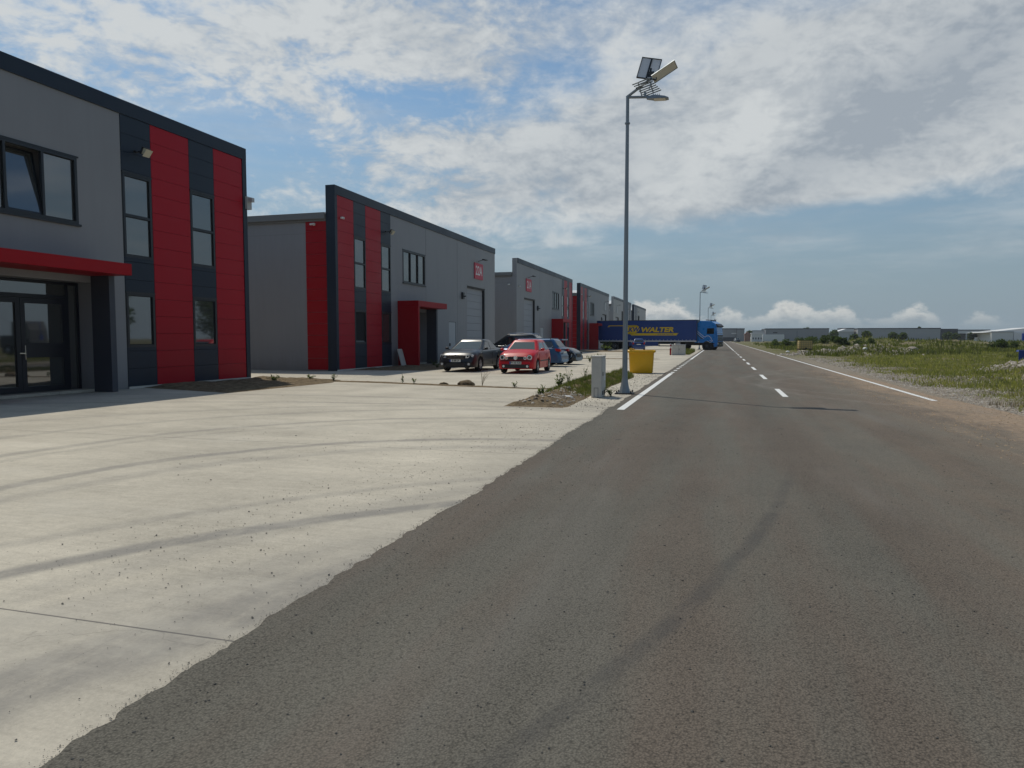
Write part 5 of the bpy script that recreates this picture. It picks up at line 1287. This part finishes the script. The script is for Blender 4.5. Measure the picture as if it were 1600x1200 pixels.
one_rock('concrete_lump', 'white lump on the rubble heap right of the container', 'lump', 13.2, 74, field_z(13.2, 74)+.12, (.20, .17, .14), 'white', seed=8)
one_rock('concrete_lump', 'small white lump on the verge left of the container', 'lump', 7.2, 84, field_z(7.2, 84)+.05, (.22, .16, .10), 'white', seed=9)
one_rock('concrete_lump', 'grey boulder on top of the wide rubble heap', 'lump', 19.5, 84, field_z(19.5, 84)+.2, (.6, .5, .35), 'rubble', seed=10)
one_rock('concrete_lump', 'pale boulder beside the dark hollow near the verge', 'lump', 10.6, 29.2, field_z(10.6, 29.2)+.05, (.32, .25, .18), 'rubble', seed=11)
one_rock('concrete_lump', 'pale boulder in the rubble at the right edge', 'lump', 13.0, 34, field_z(13, 34)+.1, (.28, .22, .2), 'rubble', seed=12)

# ================================================================== WEEDS (one object each)
def weed(label, x, y, h, spread, n, seed, m_='weedleaf', z=0.01, leaf=.05):
    r_ = random.Random(seed); m = MB(); st = MB(); root = thing('weed', label, 'weed', (x, y, z), 0, 'weeds along the slabs')
    for _ in range(n):
        a = r_.random()*6.283; l = spread*r_.uniform(.2, 1); hh = h*r_.uniform(.5, 1); e = Vector((math.cos(a)*l, math.sin(a)*l, hh)); mid = Vector((e.x*.35, e.y*.35, hh*.55))
        st.tube([(0, 0, -.02), mid, e], [.006, .005, .003], 4)
        for k in range(9):
            t = r_.uniform(.15, 1); p = mid*(2*t) if t < .5 else mid.lerp(e, 2*t-1); d = Vector((r_.gauss(0, 1), r_.gauss(0, 1), r_.gauss(.2, .5))).normalized(); q = d.cross(Vector((0, 0, 1))).normalized(); s = leaf*1.7*r_.uniform(.5, 1.2)
            m.quad(p, p+d*s*.5+q*s*.28, p+d*s, p+d*s*.5-q*s*.28)
    m.obj('leaves', m_, root); st.obj('stems', 'dry' if m_ == 'dry' else 'weedleaf', root)
weed('bushy green weed on the left edge of the soil island', -4.55, 20.6, .45, .25, 14, 1, leaf=.07)
weed('tall thin weed just behind the bushy one on the island edge', -4.62, 22.2, .62, .16, 7, 2)
weed('second tall thin weed on the island edge, nearer the cabinet', -4.5, 24.5, .6, .2, 8, 3)
weed('leafy weed on the bare soil end of the island', -4.3, 17.4, .32, .22, 10, 4, leaf=.06)
weed('low weed at the foot of the grey meter cabinet', -2.72, 18.5, .22, .2, 12, 5)
weed('thin dry weed behind the small soil mound', -7.25, 21.4, .55, .3, 8, 6, 'dry', leaf=.02)
weed('slim upright weed on the joint midway to the soil mound', -10.2, 21.8, .35, .1, 4, 7)
weed('small weed on the joint right of the slim upright one', -9.7, 21.6, .2, .1, 4, 8)
weed('tuft of weed on the joint near the left soil patch', -13.1, 22.3, .3, .2, 8, 9)
weed('broad low weed at the right end of the left soil patch', -14.2, 22.6, .2, .3, 12, 10, leaf=.05)
weed('dark round weed in the middle of the left soil patch', -14.9, 21.4, .22, .3, 22, 11, leaf=.05)
weed('short weed on the joint right of the mound', -6.0, 20.8, .16, .12, 6, 12)
weed('weed in front of the grey saloon by the warehouse soil', -13.7, 33.4, .32, .3, 12, 13)
weed('small weed under the porch column of warehouse 22A', -15.2, 36.5, .35, .35, 14, 14)
weed('weed on the far joint behind the lamp post', -8.5, 52.3, .4, .5, 12, 15, leaf=.08)
weed('weed beside the nose of the low black saloon', -7.9, 44.6, .5, .3, 12, 16, leaf=.07)
weed('leafy bush at the rear of the lorry trailer', -14.2, 93.5, 1.1, 1.0, 24, 17, leaf=.22)
weed('weed clump on the far soil by the red warehouse corner', -12.8, 83, .7, .8, 20, 18, leaf=.18)
weed('thin weed at the near left corner of the yellow bin', -3.95, 30.4, .35, .2, 8, 19)

# ================================================================== HAZE
HAZE = .00018
m = MB(); m.box(-700, 800, -60, 900, -1.2, 24); hz = tag(m.obj('haze', 'gasket'), kind='stuff')
hm = bpy.data.materials.new('haze'); hm.use_nodes = True; ht = NT(hm.node_tree); ht.n.clear()
pv = ht.new('ShaderNodeVolumePrincipled'); pv.inputs['Color'].default_value = (.82, .88, .95, 1); pv.inputs['Density'].default_value = HAZE; pv.inputs['Anisotropy'].default_value = .3
ht.l.new(pv.outputs[0], ht.new('ShaderNodeOutputMaterial').inputs['Volume']); hz.data.materials[0] = hm
